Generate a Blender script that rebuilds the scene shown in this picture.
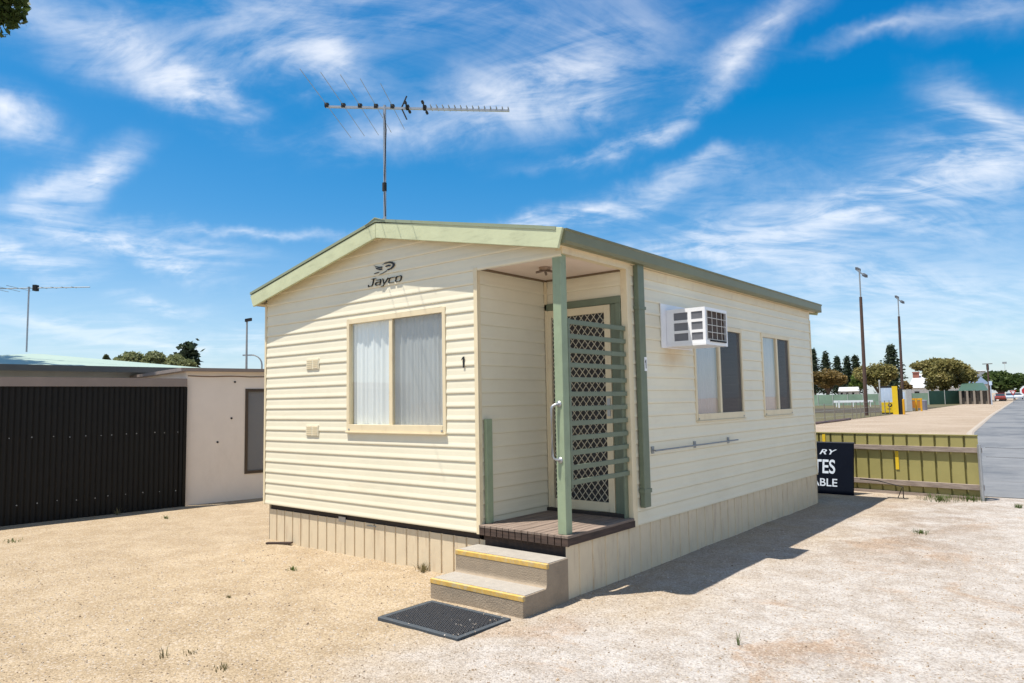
import bpy, bmesh, math, random
from mathutils import Vector, Matrix, noise
random.seed(7)
PI = math.pi
scene = bpy.context.scene
for o in list(bpy.data.objects):
    bpy.data.objects.remove(o)
col = scene.collection

# ------------------------------------------------------------------ camera
# world frame: X along the cabin front, Y along its long side, Z up, origin at its porch corner on the ground
CAM = Vector((3.5132, -4.9448, 1.6314))
CR = Vector((0.77051307, 0.63718215, -0.01756472))
CD = Vector((-0.06615256, 0.05252732, -0.99642598))
CF = Vector((-0.63398221, 0.76892119, 0.08262422))
FPX = 718.74
cam_d = bpy.data.cameras.new('camera')
cam = bpy.data.objects.new('camera', cam_d)
col.objects.link(cam)
cam_d.sensor_width = 36
cam_d.lens = FPX * 36 / 1024
cam_d.clip_start = 0.05
cam_d.clip_end = 8000
M = Matrix((CR, -CD, -CF)).transposed().to_4x4()
M.translation = CAM
cam.matrix_world = M
scene.camera = cam


def ray(px, py):
    return (CR * ((px - 512) / FPX) + CD * ((py - 341.5) / FPX) + CF)


def at(px, py, d):
    r = ray(px, py)
    return CAM + r * (d / math.hypot(r.x, r.y))


def gnd(px, py, z=0.0):
    r = ray(px, py)
    return CAM + r * ((z - CAM.z) / r.z)


# ------------------------------------------------------------------ sun and sky
SUN = Vector((-0.20, -0.28, 1.0)).normalized()
sd = bpy.data.lights.new('sun', 'SUN')
sd.energy = 4.2
sd.angle = math.radians(0.5)
sd.color = (1.0, 0.945, 0.86)
sun = bpy.data.objects.new('sun', sd)
col.objects.link(sun)
sun.rotation_euler = (-SUN).to_track_quat('-Z', 'Y').to_euler()
sun.location = (0, 0, 30)

vs = scene.view_settings
vs.view_transform = 'Standard'
vs.look = 'None'
vs.exposure = 0.90
vs.gamma = 1
vs.use_curve_mapping = False

world = bpy.data.worlds.new('World')
scene.world = world
world.use_nodes = True
wt = world.node_tree
wt.nodes.clear()


def wn(t, **k):
    n = wt.nodes.new(t)
    for a, b in k.items():
        setattr(n, a, b)
    return n


def wmath(op, a, b=None, clamp=False, c=None):
    n = wn('ShaderNodeMath', operation=op, use_clamp=clamp)
    for i, v in enumerate((a, b, c)):
        if v is None:
            continue
        if isinstance(v, (int, float)):
            n.inputs[i].default_value = v
        else:
            wt.links.new(v, n.inputs[i])
    return n.outputs[0]


def build_sky():
    L = wt.links.new
    sky = wn('ShaderNodeTexSky', sky_type='NISHITA', sun_disc=False)
    sky.sun_elevation = math.asin(SUN.z)
    sky.sun_rotation = math.atan2(SUN.x, SUN.y)
    sky.air_density = 1.0
    sky.dust_density = 0.35
    sky.ozone_density = 2.6
    sky.altitude = 0
    deep = wn('ShaderNodeVectorMath', operation='MULTIPLY_ADD')     # a dry, deep-blue sky
    L(sky.outputs[0], deep.inputs[0])
    deep.inputs[1].default_value = (0.68, 0.675, 0.63)
    deep.inputs[2].default_value = (-0.92, -0.24, 0.80)
    hsv = wn('ShaderNodeVectorMath', operation='MAXIMUM')
    L(deep.outputs[0], hsv.inputs[0])
    hsv.inputs[1].default_value = (0.02, 0.1, 0.2)
    tc = wn('ShaderNodeTexCoord')
    d = tc.outputs['Generated']
    # soft wander of the cloud edges
    n1 = wn('ShaderNodeTexNoise')
    n1.inputs['Scale'].default_value = 3.2
    n1.inputs['Detail'].default_value = 6
    n1.inputs['Roughness'].default_value = 0.62
    L(d, n1.inputs['Vector'])
    sub = wn('ShaderNodeVectorMath', operation='SUBTRACT')
    L(n1.outputs['Color'], sub.inputs[0])
    sub.inputs[1].default_value = (0.5, 0.5, 0.5)
    sc = wn('ShaderNodeVectorMath', operation='SCALE')
    sc.inputs['Scale'].default_value = 0.16
    L(sub.outputs[0], sc.inputs[0])
    add = wn('ShaderNodeVectorMath', operation='ADD')
    L(d, add.inputs[0])
    L(sc.outputs[0], add.inputs[1])
    wd = add.outputs[0]
    # cirrus banks: (pixel x, y, half length, half width, tilt deg (up to the right), weight)
    B = [(100, 35, 170, 42, -20, .55), (190, 85, 75, 26, -38, .75), (225, 100, 34, 16, -35, .55), (8, 135, 50, 34, 10, .85),
         (95, 180, 75, 26, 38, .8), (55, 205, 30, 14, 45, .4), (135, 243, 120, 18, -8, 1.0), (190, 270, 60, 12, -18, .55), (20, 262, 80, 20, -10, 1.0),
         (168, 308, 45, 11, -4, .6), (320, 60, 95, 34, -8, .6), (300, 75, 60, 22, -10, .45), (395, 125, 130, 26, 10, .55),
         (330, 10, 280, 38, 4, .5), (260, 228, 170, 9, -3, .45), (570, 55, 150, 65, 12, .75), (500, 78, 75, 28, 10, .7), (610, 70, 40, 40, 40, .45),
         (735, 60, 60, 30, 58, .75), (770, 20, 80, 22, 30, .55), (660, 125, 75, 15, 22, .8), (590, 140, 80, 10, 8, .45),
         (600, 200, 150, 20, 14, .95), (530, 215, 80, 14, 5, .55), (880, 195, 230, 60, 12, .72), (800, 225, 190, 32, 6, .5), (985, 125, 75, 26, -28, .85),
         (960, 160, 120, 28, 20, .55), (900, 35, 110, 12, 14, .42), (990, 20, 70, 22, 16, .4), (720, 255, 200, 24, -4, .6), (700, 165, 60, 14, 10, .4),
         (900, 285, 260, 40, 6, .5), (860, 330, 240, 26, 2, .45), (240, 345, 300, 18, 2, .4), (60, 330, 130, 16, -3, .35)]
    tot = None
    for (px, py, rl, rw, ang, w) in B:
        w *= 0.70 if px > 420 else 0.88
        r = ray(px, py)
        k = r.length
        f = r.normalized()
        u0 = (CR - f * CR.dot(f)).normalized()
        v0 = (-CD - f * (-CD).dot(f)).normalized()
        v0 = (v0 - u0 * v0.dot(u0)).normalized()
        a = math.radians(ang)
        u = u0 * math.cos(a) + v0 * math.sin(a)
        v = v0 * math.cos(a) - u0 * math.sin(a)
        w3 = u.cross(v)
        e = Matrix((u, v, w3)).transposed().to_euler()
        mp = wn('ShaderNodeMapping', vector_type='TEXTURE')
        mp.inputs['Location'].default_value = f
        mp.inputs['Rotation'].default_value = e
        mp.inputs['Scale'].default_value = (1.5 * rl / FPX / k, 1.6 * rw / FPX / k, 0.6)
        L(wd, mp.inputs['Vector'])
        g = wn('ShaderNodeTexGradient', gradient_type='QUADRATIC_SPHERE')
        L(mp.outputs[0], g.inputs[0])
        tot = wmath('MULTIPLY_ADD', g.outputs['Fac'], w * 1.35, c=(tot if tot is not None else 0.0))
    # feathered fibres, drawn out along the wind
    sep = wn('ShaderNodeSeparateXYZ')
    L(d, sep.inputs[0])
    zz = wmath('ADD', wmath('MAXIMUM', sep.outputs[2], 0.0), 0.22)
    cx = wmath('DIVIDE', sep.outputs[0], zz)
    cy = wmath('DIVIDE', sep.outputs[1], zz)
    cmb = wn('ShaderNodeCombineXYZ')
    L(cx, cmb.inputs[0])
    L(cy, cmb.inputs[1])

    def fibre(rot, scl, stretch, det, dist):
        mp = wn('ShaderNodeMapping')
        mp.inputs['Rotation'].default_value = (0, 0, math.radians(rot))
        mp2 = wn('ShaderNodeMapping')
        mp2.inputs['Scale'].default_value = (scl, scl * stretch, scl)
        L(cmb.outputs[0], mp.inputs[0])
        L(mp.outputs[0], mp2.inputs[0])
        n = wn('ShaderNodeTexNoise')
        n.inputs['Scale'].default_value = 1.0
        n.inputs['Detail'].default_value = det
        n.inputs['Roughness'].default_value = 0.6
        n.inputs['Distortion'].default_value = dist
        L(mp2.outputs[0], n.inputs['Vector'])
        return n.outputs['Fac']
    fa = fibre(-58, 1.6, 1.9, 11, 2.0)
    fb = fibre(-20, 4.2, 1.9, 10, 1.6)
    fib = wmath('ADD', wmath('MULTIPLY', fa, 0.65), wmath('MULTIPLY', fb, 0.35))
    mr = wn('ShaderNodeMapRange', interpolation_type='SMOOTHSTEP')
    mr.inputs['From Min'].default_value = 0.36
    mr.inputs['From Max'].default_value = 0.70
    mr.inputs['To Min'].default_value = 0.10
    mr.inputs['To Max'].default_value = 1.5
    L(fib, mr.inputs['Value'])
    dens = wmath('MULTIPLY', wmath('POWER', tot, 1.3), mr.outputs[0])
    # a thin, nearly even veil low over the horizon
    low = wn('ShaderNodeMapRange', interpolation_type='SMOOTHSTEP')
    low.inputs['From Min'].default_value = 0.0
    low.inputs['From Max'].default_value = 0.26
    low.inputs['To Min'].default_value = 0.20
    low.inputs['To Max'].default_value = 0.0
    L(sep.outputs[2], low.inputs['Value'])
    veil = wmath('MULTIPLY', low.outputs[0], wmath('ADD', wmath('MULTIPLY', fa, 1.0), 0.45))
    # unseen bright cloud added overhead and behind the viewer as neutral fill light
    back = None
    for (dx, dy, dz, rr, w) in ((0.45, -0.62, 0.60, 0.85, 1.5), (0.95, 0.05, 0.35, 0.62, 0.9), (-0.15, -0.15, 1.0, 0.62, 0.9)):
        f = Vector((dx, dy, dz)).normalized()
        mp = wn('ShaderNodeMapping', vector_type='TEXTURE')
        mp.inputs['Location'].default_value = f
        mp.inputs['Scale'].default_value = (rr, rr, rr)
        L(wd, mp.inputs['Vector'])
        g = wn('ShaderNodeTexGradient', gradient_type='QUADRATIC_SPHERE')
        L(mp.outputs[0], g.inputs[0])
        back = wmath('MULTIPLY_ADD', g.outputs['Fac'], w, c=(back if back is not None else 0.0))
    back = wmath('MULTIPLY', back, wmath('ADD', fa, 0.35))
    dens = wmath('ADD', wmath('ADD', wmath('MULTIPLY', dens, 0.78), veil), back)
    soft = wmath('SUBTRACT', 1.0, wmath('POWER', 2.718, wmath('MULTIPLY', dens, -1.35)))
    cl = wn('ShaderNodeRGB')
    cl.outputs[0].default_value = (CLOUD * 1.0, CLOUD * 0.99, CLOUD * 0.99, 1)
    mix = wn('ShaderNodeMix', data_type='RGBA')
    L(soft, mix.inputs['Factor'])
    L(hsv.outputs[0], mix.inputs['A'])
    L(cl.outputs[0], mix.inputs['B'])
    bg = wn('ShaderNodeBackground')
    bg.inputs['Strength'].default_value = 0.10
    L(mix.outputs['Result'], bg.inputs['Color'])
    out = wn('ShaderNodeOutputWorld')
    L(bg.outputs[0], out.inputs[0])


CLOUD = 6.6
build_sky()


# ------------------------------------------------------------------ helpers
class MB:
    """collects shapes and links them as ONE mesh object"""

    def __init__(s):
        s.v = []
        s.f = []

    def quad(s, *p):
        i = len(s.v)
        s.v += [Vector(q) for q in p]
        s.f.append(tuple(range(i, i + len(p))))
        return s

    def box(s, x0, x1, y0, y1, z0, z1):
        i = len(s.v)
        s.v += [Vector((x, y, z)) for z in (z0, z1) for y in (y0, y1) for x in (x0, x1)]
        for q in ((0, 2, 3, 1), (4, 5, 7, 6), (0, 1, 5, 4), (2, 6, 7, 3), (0, 4, 6, 2), (1, 3, 7, 5)):
            s.f.append(tuple(i + k for k in q))
        return s

    def obox(s, o, a, b, c):
        """box from corner o along vectors a, b, c"""
        o, a, b, c = Vector(o), Vector(a), Vector(b), Vector(c)
        i = len(s.v)
        s.v += [o, o + a, o + b, o + a + b, o + c, o + a + c, o + b + c, o + a + b + c]
        flip = a.cross(b).dot(c) < 0
        for q in ((0, 2, 3, 1), (4, 5, 7, 6), (0, 1, 5, 4), (2, 6, 7, 3), (0, 4, 6, 2), (1, 3, 7, 5)):
            q = q[::-1] if flip else q
            s.f.append(tuple(i + k for k in q))
        return s

    def bar(s, p, q, w, t, up=(0, 0, 1)):
        p, q = Vector(p), Vector(q)
        d = (q - p)
        side = d.cross(Vector(up)).normalized()
        n = side.cross(d).normalized()
        return s.obox(p - side * w / 2 - n * t / 2, d, side * w, n * t)

    def tube(s, pts, r, n=8, r2=None, cap=True):
        pts = [Vector(p) for p in pts]
        rings = []
        for k, p in enumerate(pts):
            if k == 0:
                d = pts[1] - p
            elif k == len(pts) - 1:
                d = p - pts[k - 1]
            else:
                d = (pts[k + 1] - p).normalized() + (p - pts[k - 1]).normalized()
            d.normalize()
            a = d.cross(Vector((0, 0, 1)))
            if a.length < 1e-3:
                a = d.cross(Vector((0, 1, 0)))
            a.normalize()
            b = d.cross(a)
            rr = r if r2 is None else r + (r2 - r) * k / (len(pts) - 1)
            i = len(s.v)
            s.v += [p + (a * math.cos(2 * PI * j / n) + b * math.sin(2 * PI * j / n)) * rr for j in range(n)]
            rings.append(i)
        for i, j in zip(rings, rings[1:]):
            for k in range(n):
                s.f.append((i + k, j + k, j + (k + 1) % n, i + (k + 1) % n))
        if cap:
            s.f.append(tuple(rings[0] + k for k in range(n)))
            s.f.append(tuple(rings[-1] + n - 1 - k for k in range(n)))
        return s

    def prism(s, poly, h):
        """closed outline poly (3d points) pushed along vector h"""
        h = Vector(h)
        i = len(s.v)
        n = len(poly)
        s.v += [Vector(p) for p in poly] + [Vector(p) + h for p in poly]
        s.f.append(tuple(range(i + n - 1, i - 1, -1)))
        s.f.append(tuple(range(i + n, i + 2 * n)))
        for k in range(n):
            s.f.append((i + k, i + (k + 1) % n, i + n + (k + 1) % n, i + n + k))
        return s

    def build(s, name, mat, parent=None, label=None, bevel=0, smooth=False, origin=None, fixn=True):
        me = bpy.data.meshes.new(name)
        root = parent
        off = Vector((0, 0, 0))
        if parent is not None:
            while root.parent is not None:
                root = root.parent
            off = root.location
        elif origin is not None:
            off = Vector(origin)
        me.from_pydata([v - off for v in s.v], [], s.f)
        me.update()
        if fixn or bevel:
            bm = bmesh.new()
            bm.from_mesh(me)
            if bevel:
                bmesh.ops.remove_doubles(bm, verts=bm.verts, dist=1e-5)
            if fixn:
                bmesh.ops.recalc_face_normals(bm, faces=bm.faces)
            if bevel:
                bmesh.ops.bevel(bm, geom=list(bm.edges), offset=bevel, segments=2, profile=0.5, affect='EDGES', clamp_overlap=True)
            bm.to_mesh(me)
            bm.free()
        if smooth:
            for p in me.polygons:
                p.use_smooth = True
        me.materials.append(mat)
        o = bpy.data.objects.new(name, me)
        col.objects.link(o)
        if parent is not None:
            o.parent = parent
        else:
            o.location = off
        if label:
            o['label'] = label
        return o


def tag(o, label=None, cat=None, group=None, kind=None):
    for k, v in (('label', label), ('category', cat), ('group', group), ('kind', kind)):
        if v:
            o[k] = v
    return o


def thing(name, label, cat, loc=(0, 0, 0), group=None):
    o = bpy.data.objects.new(name, None)
    o.empty_display_size = 0.2
    col.objects.link(o)
    o.location = loc
    return tag(o, label, cat, group)


def copy_tree(o, parent=None):
    c = o.copy()
    col.objects.link(c)
    c.parent = parent
    for ch in [x for x in bpy.data.objects if x.parent == o]:
        copy_tree(ch, c)
    return c


def lettering(name, body, mat, parent, origin, udir, vdir, height, width, depth=0.003, shear=0.0, offset=0.0):
    """words as a thin solid, fitted into width x height, lower-left at origin"""
    cu = bpy.data.curves.new(name, 'FONT')
    cu.body = body
    cu.shear = shear
    cu.offset = offset
    cu.extrude = 0.02
    tmp = bpy.data.objects.new(name, cu)
    col.objects.link(tmp)
    bpy.context.view_layer.update()
    me = bpy.data.meshes.new_from_object(tmp.evaluated_get(bpy.context.evaluated_depsgraph_get()))
    bpy.data.objects.remove(tmp)
    xs = [v.co.x for v in me.vertices]
    ys = [v.co.y for v in me.vertices]
    x0, x1, y0, y1 = min(xs), max(xs), min(ys), max(ys)
    u, v = Vector(udir).normalized(), Vector(vdir).normalized()
    n = u.cross(v)
    mb = MB()
    sx = width / (x1 - x0)
    sy = height / (y1 - y0)
    mb.v = [Vector(origin) + u * ((q.co.x - x0) * sx) + v * ((q.co.y - y0) * sy) + n * (depth * (q.co.z / 0.04 + 0.5)) for q in me.vertices]
    mb.f = [tuple(p.vertices) for p in me.polygons]
    bpy.data.meshes.remove(me)
    return mb.build(name, mat, parent, fixn=False)


# ------------------------------------------------------------------ materials
def new_mat(name):
    m = bpy.data.materials.new(name)
    m.use_nodes = True
    nt = m.node_tree
    return m, nt, nt.nodes['Principled BSDF']


def paint(name, c, rough=0.5, var=0.12, scale=3.0, bump=0.0, bscale=60, metal=0.0, dirt=None, dscale=(1, 1, 1), damt=0.5, spec=0.5, dlo=0.5, dhi=0.78):
    """painted or plain surface with faint blotches, optional stains and grain"""
    m, nt, b = new_mat(name)
    L = nt.links.new
    N = nt.nodes.new
    tc = N('ShaderNodeTexCoord')
    n = N('ShaderNodeTexNoise')
    n.inputs['Scale'].default_value = scale
    n.inputs['Detail'].default_value = 7
    n.inputs['Roughness'].default_value = 0.65
    L(tc.outputs['Object'], n.inputs['Vector'])
    mr = N('ShaderNodeMapRange')
    mr.inputs['From Min'].default_value = 0.3
    mr.inputs['From Max'].default_value = 0.7
    mr.inputs['To Min'].default_value = 1 - var
    mr.inputs['To Max'].default_value = 1 + var * 0.6
    L(n.outputs['Fac'], mr.inputs['Value'])
    sc = N('ShaderNodeVectorMath')
    sc.operation = 'SCALE'
    sc.inputs[0].default_value = c
    L(mr.outputs[0], sc.inputs['Scale'])
    colr = sc.outputs[0]
    if dirt:
        mp = N('ShaderNodeMapping')
        mp.inputs['Scale'].default_value = dscale
        L(tc.outputs['Object'], mp.inputs[0])
        n2 = N('ShaderNodeTexNoise')
        n2.inputs['Scale'].default_value = 1.0
        n2.inputs['Detail'].default_value = 8
        n2.inputs['Roughness'].default_value = 0.7
        L(mp.outputs[0], n2.inputs['Vector'])
        r2 = N('ShaderNodeMapRange')
        r2.interpolation_type = 'SMOOTHSTEP'
        r2.inputs['From Min'].default_value = dlo
        r2.inputs['From Max'].default_value = dhi
        r2.inputs['To Max'].default_value = damt
        L(n2.outputs['Fac'], r2.inputs['Value'])
        mx = N('ShaderNodeMix')
        mx.data_type = 'RGBA'
        L(r2.outputs[0], mx.inputs['Factor'])
        L(colr, mx.inputs['A'])
        mx.inputs['B'].default_value = (*dirt, 1)
        colr = mx.outputs['Result']
    L(colr, b.inputs['Base Color'])
    b.inputs['Roughness'].default_value = rough
    b.inputs['Metallic'].default_value = metal
    b.inputs['Specular IOR Level'].default_value = spec
    if bump:
        n3 = N('ShaderNodeTexNoise')
        n3.inputs['Scale'].default_value = bscale
        n3.inputs['Detail'].default_value = 5
        L(tc.outputs['Object'], n3.inputs['Vector'])
        bp_ = N('ShaderNodeBump')
        bp_.inputs['Strength'].default_value = bump
        bp_.inputs['Distance'].default_value = 0.01
        L(n3.outputs['Fac'], bp_.inputs['Height'])
        L(bp_.outputs[0], b.inputs['Normal'])
    return m


def wood(name, c, c2, axis=(30, 3, 30), rough=0.8):
    m, nt, b = new_mat(name)
    L = nt.links.new
    N = nt.nodes.new
    tc = N('ShaderNodeTexCoord')
    mp = N('ShaderNodeMapping')
    mp.inputs['Scale'].default_value = axis
    L(tc.outputs['Object'], mp.inputs[0])
    n = N('ShaderNodeTexNoise')
    n.inputs['Scale'].default_value = 1
    n.inputs['Detail'].default_value = 8
    n.inputs['Roughness'].default_value = 0.7
    L(mp.outputs[0], n.inputs['Vector'])
    r = N('ShaderNodeValToRGB')
    r.color_ramp.elements[0].position = 0.3
    r.color_ramp.elements[1].position = 0.7
    r.color_ramp.elements[0].color = (*c, 1)
    r.color_ramp.elements[1].color = (*c2, 1)
    L(n.outputs['Fac'], r.inputs[0])
    L(r.outputs[0], b.inputs['Base Color'])
    b.inputs['Roughness'].default_value = rough
    bp_ = N('ShaderNodeBump')
    bp_.inputs['Strength'].default_value = 0.4
    bp_.inputs['Distance'].default_value = 0.004
    L(n.outputs['Fac'], bp_.inputs['Height'])
    L(bp_.outputs[0], b.inputs['Normal'])
    return m


def glass(name, tint=(0.9, 0.93, 0.93), refl=0.09, dark=1.0):
    m, nt, b = new_mat(name)
    N = nt.nodes.new
    L = nt.links.new
    nt.nodes.remove(b)
    out = nt.nodes['Material Output']
    t = N('ShaderNodeBsdfTransparent')
    t.inputs[0].default_value = (tint[0] * dark, tint[1] * dark, tint[2] * dark, 1)
    g = N('ShaderNodeBsdfGlossy')
    g.inputs['Roughness'].default_value = 0.015
    g.inputs['Color'].default_value = (1, 1, 1, 1)
    lw = N('ShaderNodeLayerWeight')
    fr = N('ShaderNodeMath')
    fr.operation = 'POWER'
    fr.inputs[1].default_value = 4.5
    L(lw.outputs['Facing'], fr.inputs[0])
    nz = N('ShaderNodeTexNoise')
    nz.inputs['Scale'].default_value = 1.3
    tc = N('ShaderNodeTexCoord')
    L(tc.outputs['Object'], nz.inputs['Vector'])
    bp_ = N('ShaderNodeBump')
    bp_.inputs['Strength'].default_value = 0.03
    bp_.inputs['Distance'].default_value = 0.05
    L(nz.outputs['Fac'], bp_.inputs['Height'])
    L(bp_.outputs[0], g.inputs['Normal'])
    ad = N('ShaderNodeMath')
    ad.operation = 'ADD'
    ad.use_clamp = True
    ad.inputs[1].default_value = refl
    L(fr.outputs[0], ad.inputs[0])
    mx = N('ShaderNodeMixShader')
    L(ad.outputs[0], mx.inputs[0])
    L(t.outputs[0], mx.inputs[1])
    L(g.outputs[0], mx.inputs[2])
    L(mx.outputs[0], out.inputs[0])
    return m


def screen_mat(name, c, cover):
    """woven insect screen: part cloth, part open"""
    m, nt, b = new_mat(name)
    N = nt.nodes.new
    L = nt.links.new
    out = nt.nodes['Material Output']
    b.inputs['Base Color'].default_value = (*c, 1)
    b.inputs['Roughness'].default_value = 0.7
    t = N('ShaderNodeBsdfTransparent')
    mx = N('ShaderNodeMixShader')
    mx.inputs[0].default_value = cover
    L(t.outputs[0], mx.inputs[1])
    L(b.outputs[0], mx.inputs[2])
    L(mx.outputs[0], out.inputs[0])
    return m


def leaf_mat(name, c1, c2, scale=1.2):
    m, nt, b = new_mat(name)
    N = nt.nodes.new
    L = nt.links.new
    out = nt.nodes['Material Output']
    g = N('ShaderNodeNewGeometry')
    r = N('ShaderNodeValToRGB')
    r.color_ramp.elements[0].color = (*c1, 1)
    r.color_ramp.elements[1].color = (*c2, 1)
    tc = N('ShaderNodeTexCoord')
    n = N('ShaderNodeTexNoise')
    n.inputs['Scale'].default_value = scale
    n.inputs['Detail'].default_value = 3
    L(tc.outputs['Object'], n.inputs['Vector'])
    a = N('ShaderNodeMath')
    a.operation = 'MULTIPLY_ADD'
    a.inputs[1].default_value = 0.45
    L(g.outputs['Random Per Island'], a.inputs[0])
    a2 = N('ShaderNodeMath')
    a2.operation = 'MULTIPLY_ADD'
    a2.inputs[1].default_value = 1.2
    a2.inputs[2].default_value = -0.35
    L(n.outputs['Fac'], a2.inputs[0])
    L(a2.outputs[0], a.inputs[2])
    L(a.outputs[0], r.inputs[0])
    L(r.outputs[0], b.inputs['Base Color'])
    b.inputs['Roughness'].default_value = 0.55
    b.inputs['Specular IOR Level'].default_value = 0.25
    tr = N('ShaderNodeBsdfTranslucent')
    L(r.outputs[0], tr.inputs[0])
    mx = N('ShaderNodeMixShader')
    mx.inputs[0].default_value = 0.42
    L(b.outputs[0], mx.inputs[1])
    L(tr.outputs[0], mx.inputs[2])
    L(mx.outputs[0], out.inputs[0])
    return m


CREAM = (0.745, 0.688, 0.525)
cream = paint('cream_steel', CREAM, rough=0.42, var=0.05, scale=1.6, dirt=(0.56, 0.46, 0.30), dscale=(1.2, 1.2, 5.0), damt=0.30, bump=0.03, bscale=14)
cream_side = paint('cream_steel_side', CREAM, rough=0.42, var=0.05, scale=1.6, dirt=(0.56, 0.46, 0.30), dscale=(1.2, 1.2, 5.0), damt=0.30, bump=0.03, bscale=14)
trim = paint('cream_trim', (0.72, 0.61, 0.405), rough=0.4, var=0.06, dirt=(0.42, 0.28, 0.16), dscale=(9, 9, 5), damt=0.35)
skirtm = paint('cream_skirt', (0.66, 0.545, 0.375), rough=0.55, var=0.08, scale=4, dirt=(0.32, 0.18, 0.10), dscale=(16, 16, 2.4), damt=0.5, bump=0.05, bscale=20)
ceilm = paint('porch_ceiling', (0.74, 0.62, 0.53), rough=0.7, var=0.04)
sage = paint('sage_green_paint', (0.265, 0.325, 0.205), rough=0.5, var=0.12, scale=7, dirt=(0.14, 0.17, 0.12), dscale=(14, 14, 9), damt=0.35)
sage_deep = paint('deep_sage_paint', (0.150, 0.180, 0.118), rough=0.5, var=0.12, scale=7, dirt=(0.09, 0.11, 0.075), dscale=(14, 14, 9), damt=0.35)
sage_pale = paint('weathered_sage_timber', (0.50, 0.53, 0.335), rough=0.65, var=0.10, scale=5, dirt=(0.24, 0.25, 0.15), dscale=(4, 4, 28), damt=0.40, bump=0.12, bscale=24)
sage_dark = paint('green_gutter', (0.165, 0.167, 0.088), rough=0.4, var=0.08, scale=5, dirt=(0.12, 0.13, 0.08), dscale=(3, 3, 10), damt=0.4)
roofm = paint('green_roof_steel', (0.25, 0.285, 0.185), rough=0.45, var=0.1)
bearer = paint('dark_bearer', (0.035, 0.024, 0.018), rough=0.7, var=0.2, bump=0.1)
deckm = wood('weathered_deck_boards', (0.12, 0.085, 0.065), (0.27, 0.205, 0.16), axis=(26, 2.5, 26))
deckf = wood('dark_deck_timber', (0.030, 0.018, 0.013), (0.085, 0.052, 0.037), axis=(4, 4, 40))
white_p = paint('white_enamel', (0.80, 0.80, 0.81), rough=0.3, var=0.04)
dark_p = paint('dark_void', (0.012, 0.012, 0.013), rough=0.8, var=0.2)
black_ink = paint('black_lettering', (0.012, 0.012, 0.012), rough=0.5, var=0.05)
galv = paint('galvanised_steel', (0.42, 0.43, 0.44), rough=0.42, var=0.12, metal=0.75, scale=12)
dull_steel = paint('dull_grey_steel', (0.30, 0.31, 0.31), rough=0.5, var=0.15, metal=0.3, scale=9)
curtain_m = paint('sheer_curtain', (0.90, 0.90, 0.88), rough=0.9, var=0.03)
curtain_d = paint('lilac_curtain', (0.40, 0.38, 0.42), rough=0.9, var=0.03)
room_m = paint('dim_room', (0.10, 0.09, 0.08), rough=0.9)
glass_m = glass('window_glass')
glass_s = glass('side_window_glass', refl=0.14)
fly = screen_mat('insect_screen', (0.10, 0.105, 0.115), 0.32)
fly_s = screen_mat('dark_insect_screen', (0.06, 0.062, 0.075), 0.6)
fly_door = screen_mat('door_screen', (0.045, 0.045, 0.045), 0.75)
grille_m = paint('cream_door_grille', (0.62, 0.55, 0.40), rough=0.45)
rust = paint('rust_stain', (0.45, 0.24, 0.09), rough=0.7)
conc = paint('step_concrete', (0.30, 0.235, 0.165), rough=0.9, var=0.16, scale=9, bump=0.5, bscale=90, dirt=(0.20, 0.165, 0.125), dscale=(5, 5, 9), damt=0.6)
tread_m = paint('worn_tread', (0.315, 0.285, 0.245), rough=0.9, var=0.12, scale=12, bump=0.4, bscale=120)
yellow_p = paint('yellow_nosing_paint', (0.58, 0.36, 0.085), rough=0.65, var=0.2, scale=18, dirt=(0.45, 0.38, 0.24), dscale=(16, 16, 16), damt=0.75, dlo=0.46, dhi=0.66)
rubber_top = paint('paler_rubber_rings', (0.050, 0.051, 0.056), rough=0.6, var=0.3, scale=30)  # paler rubber than the backing, so the rings stand out
rubber = paint('black_rubber', (0.014, 0.015, 0.017), rough=0.6, var=0.25, scale=20)
rubber_edge = paint('dusty_rubber_edge', (0.045, 0.055, 0.065), rough=0.7, var=0.25, scale=20)


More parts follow.
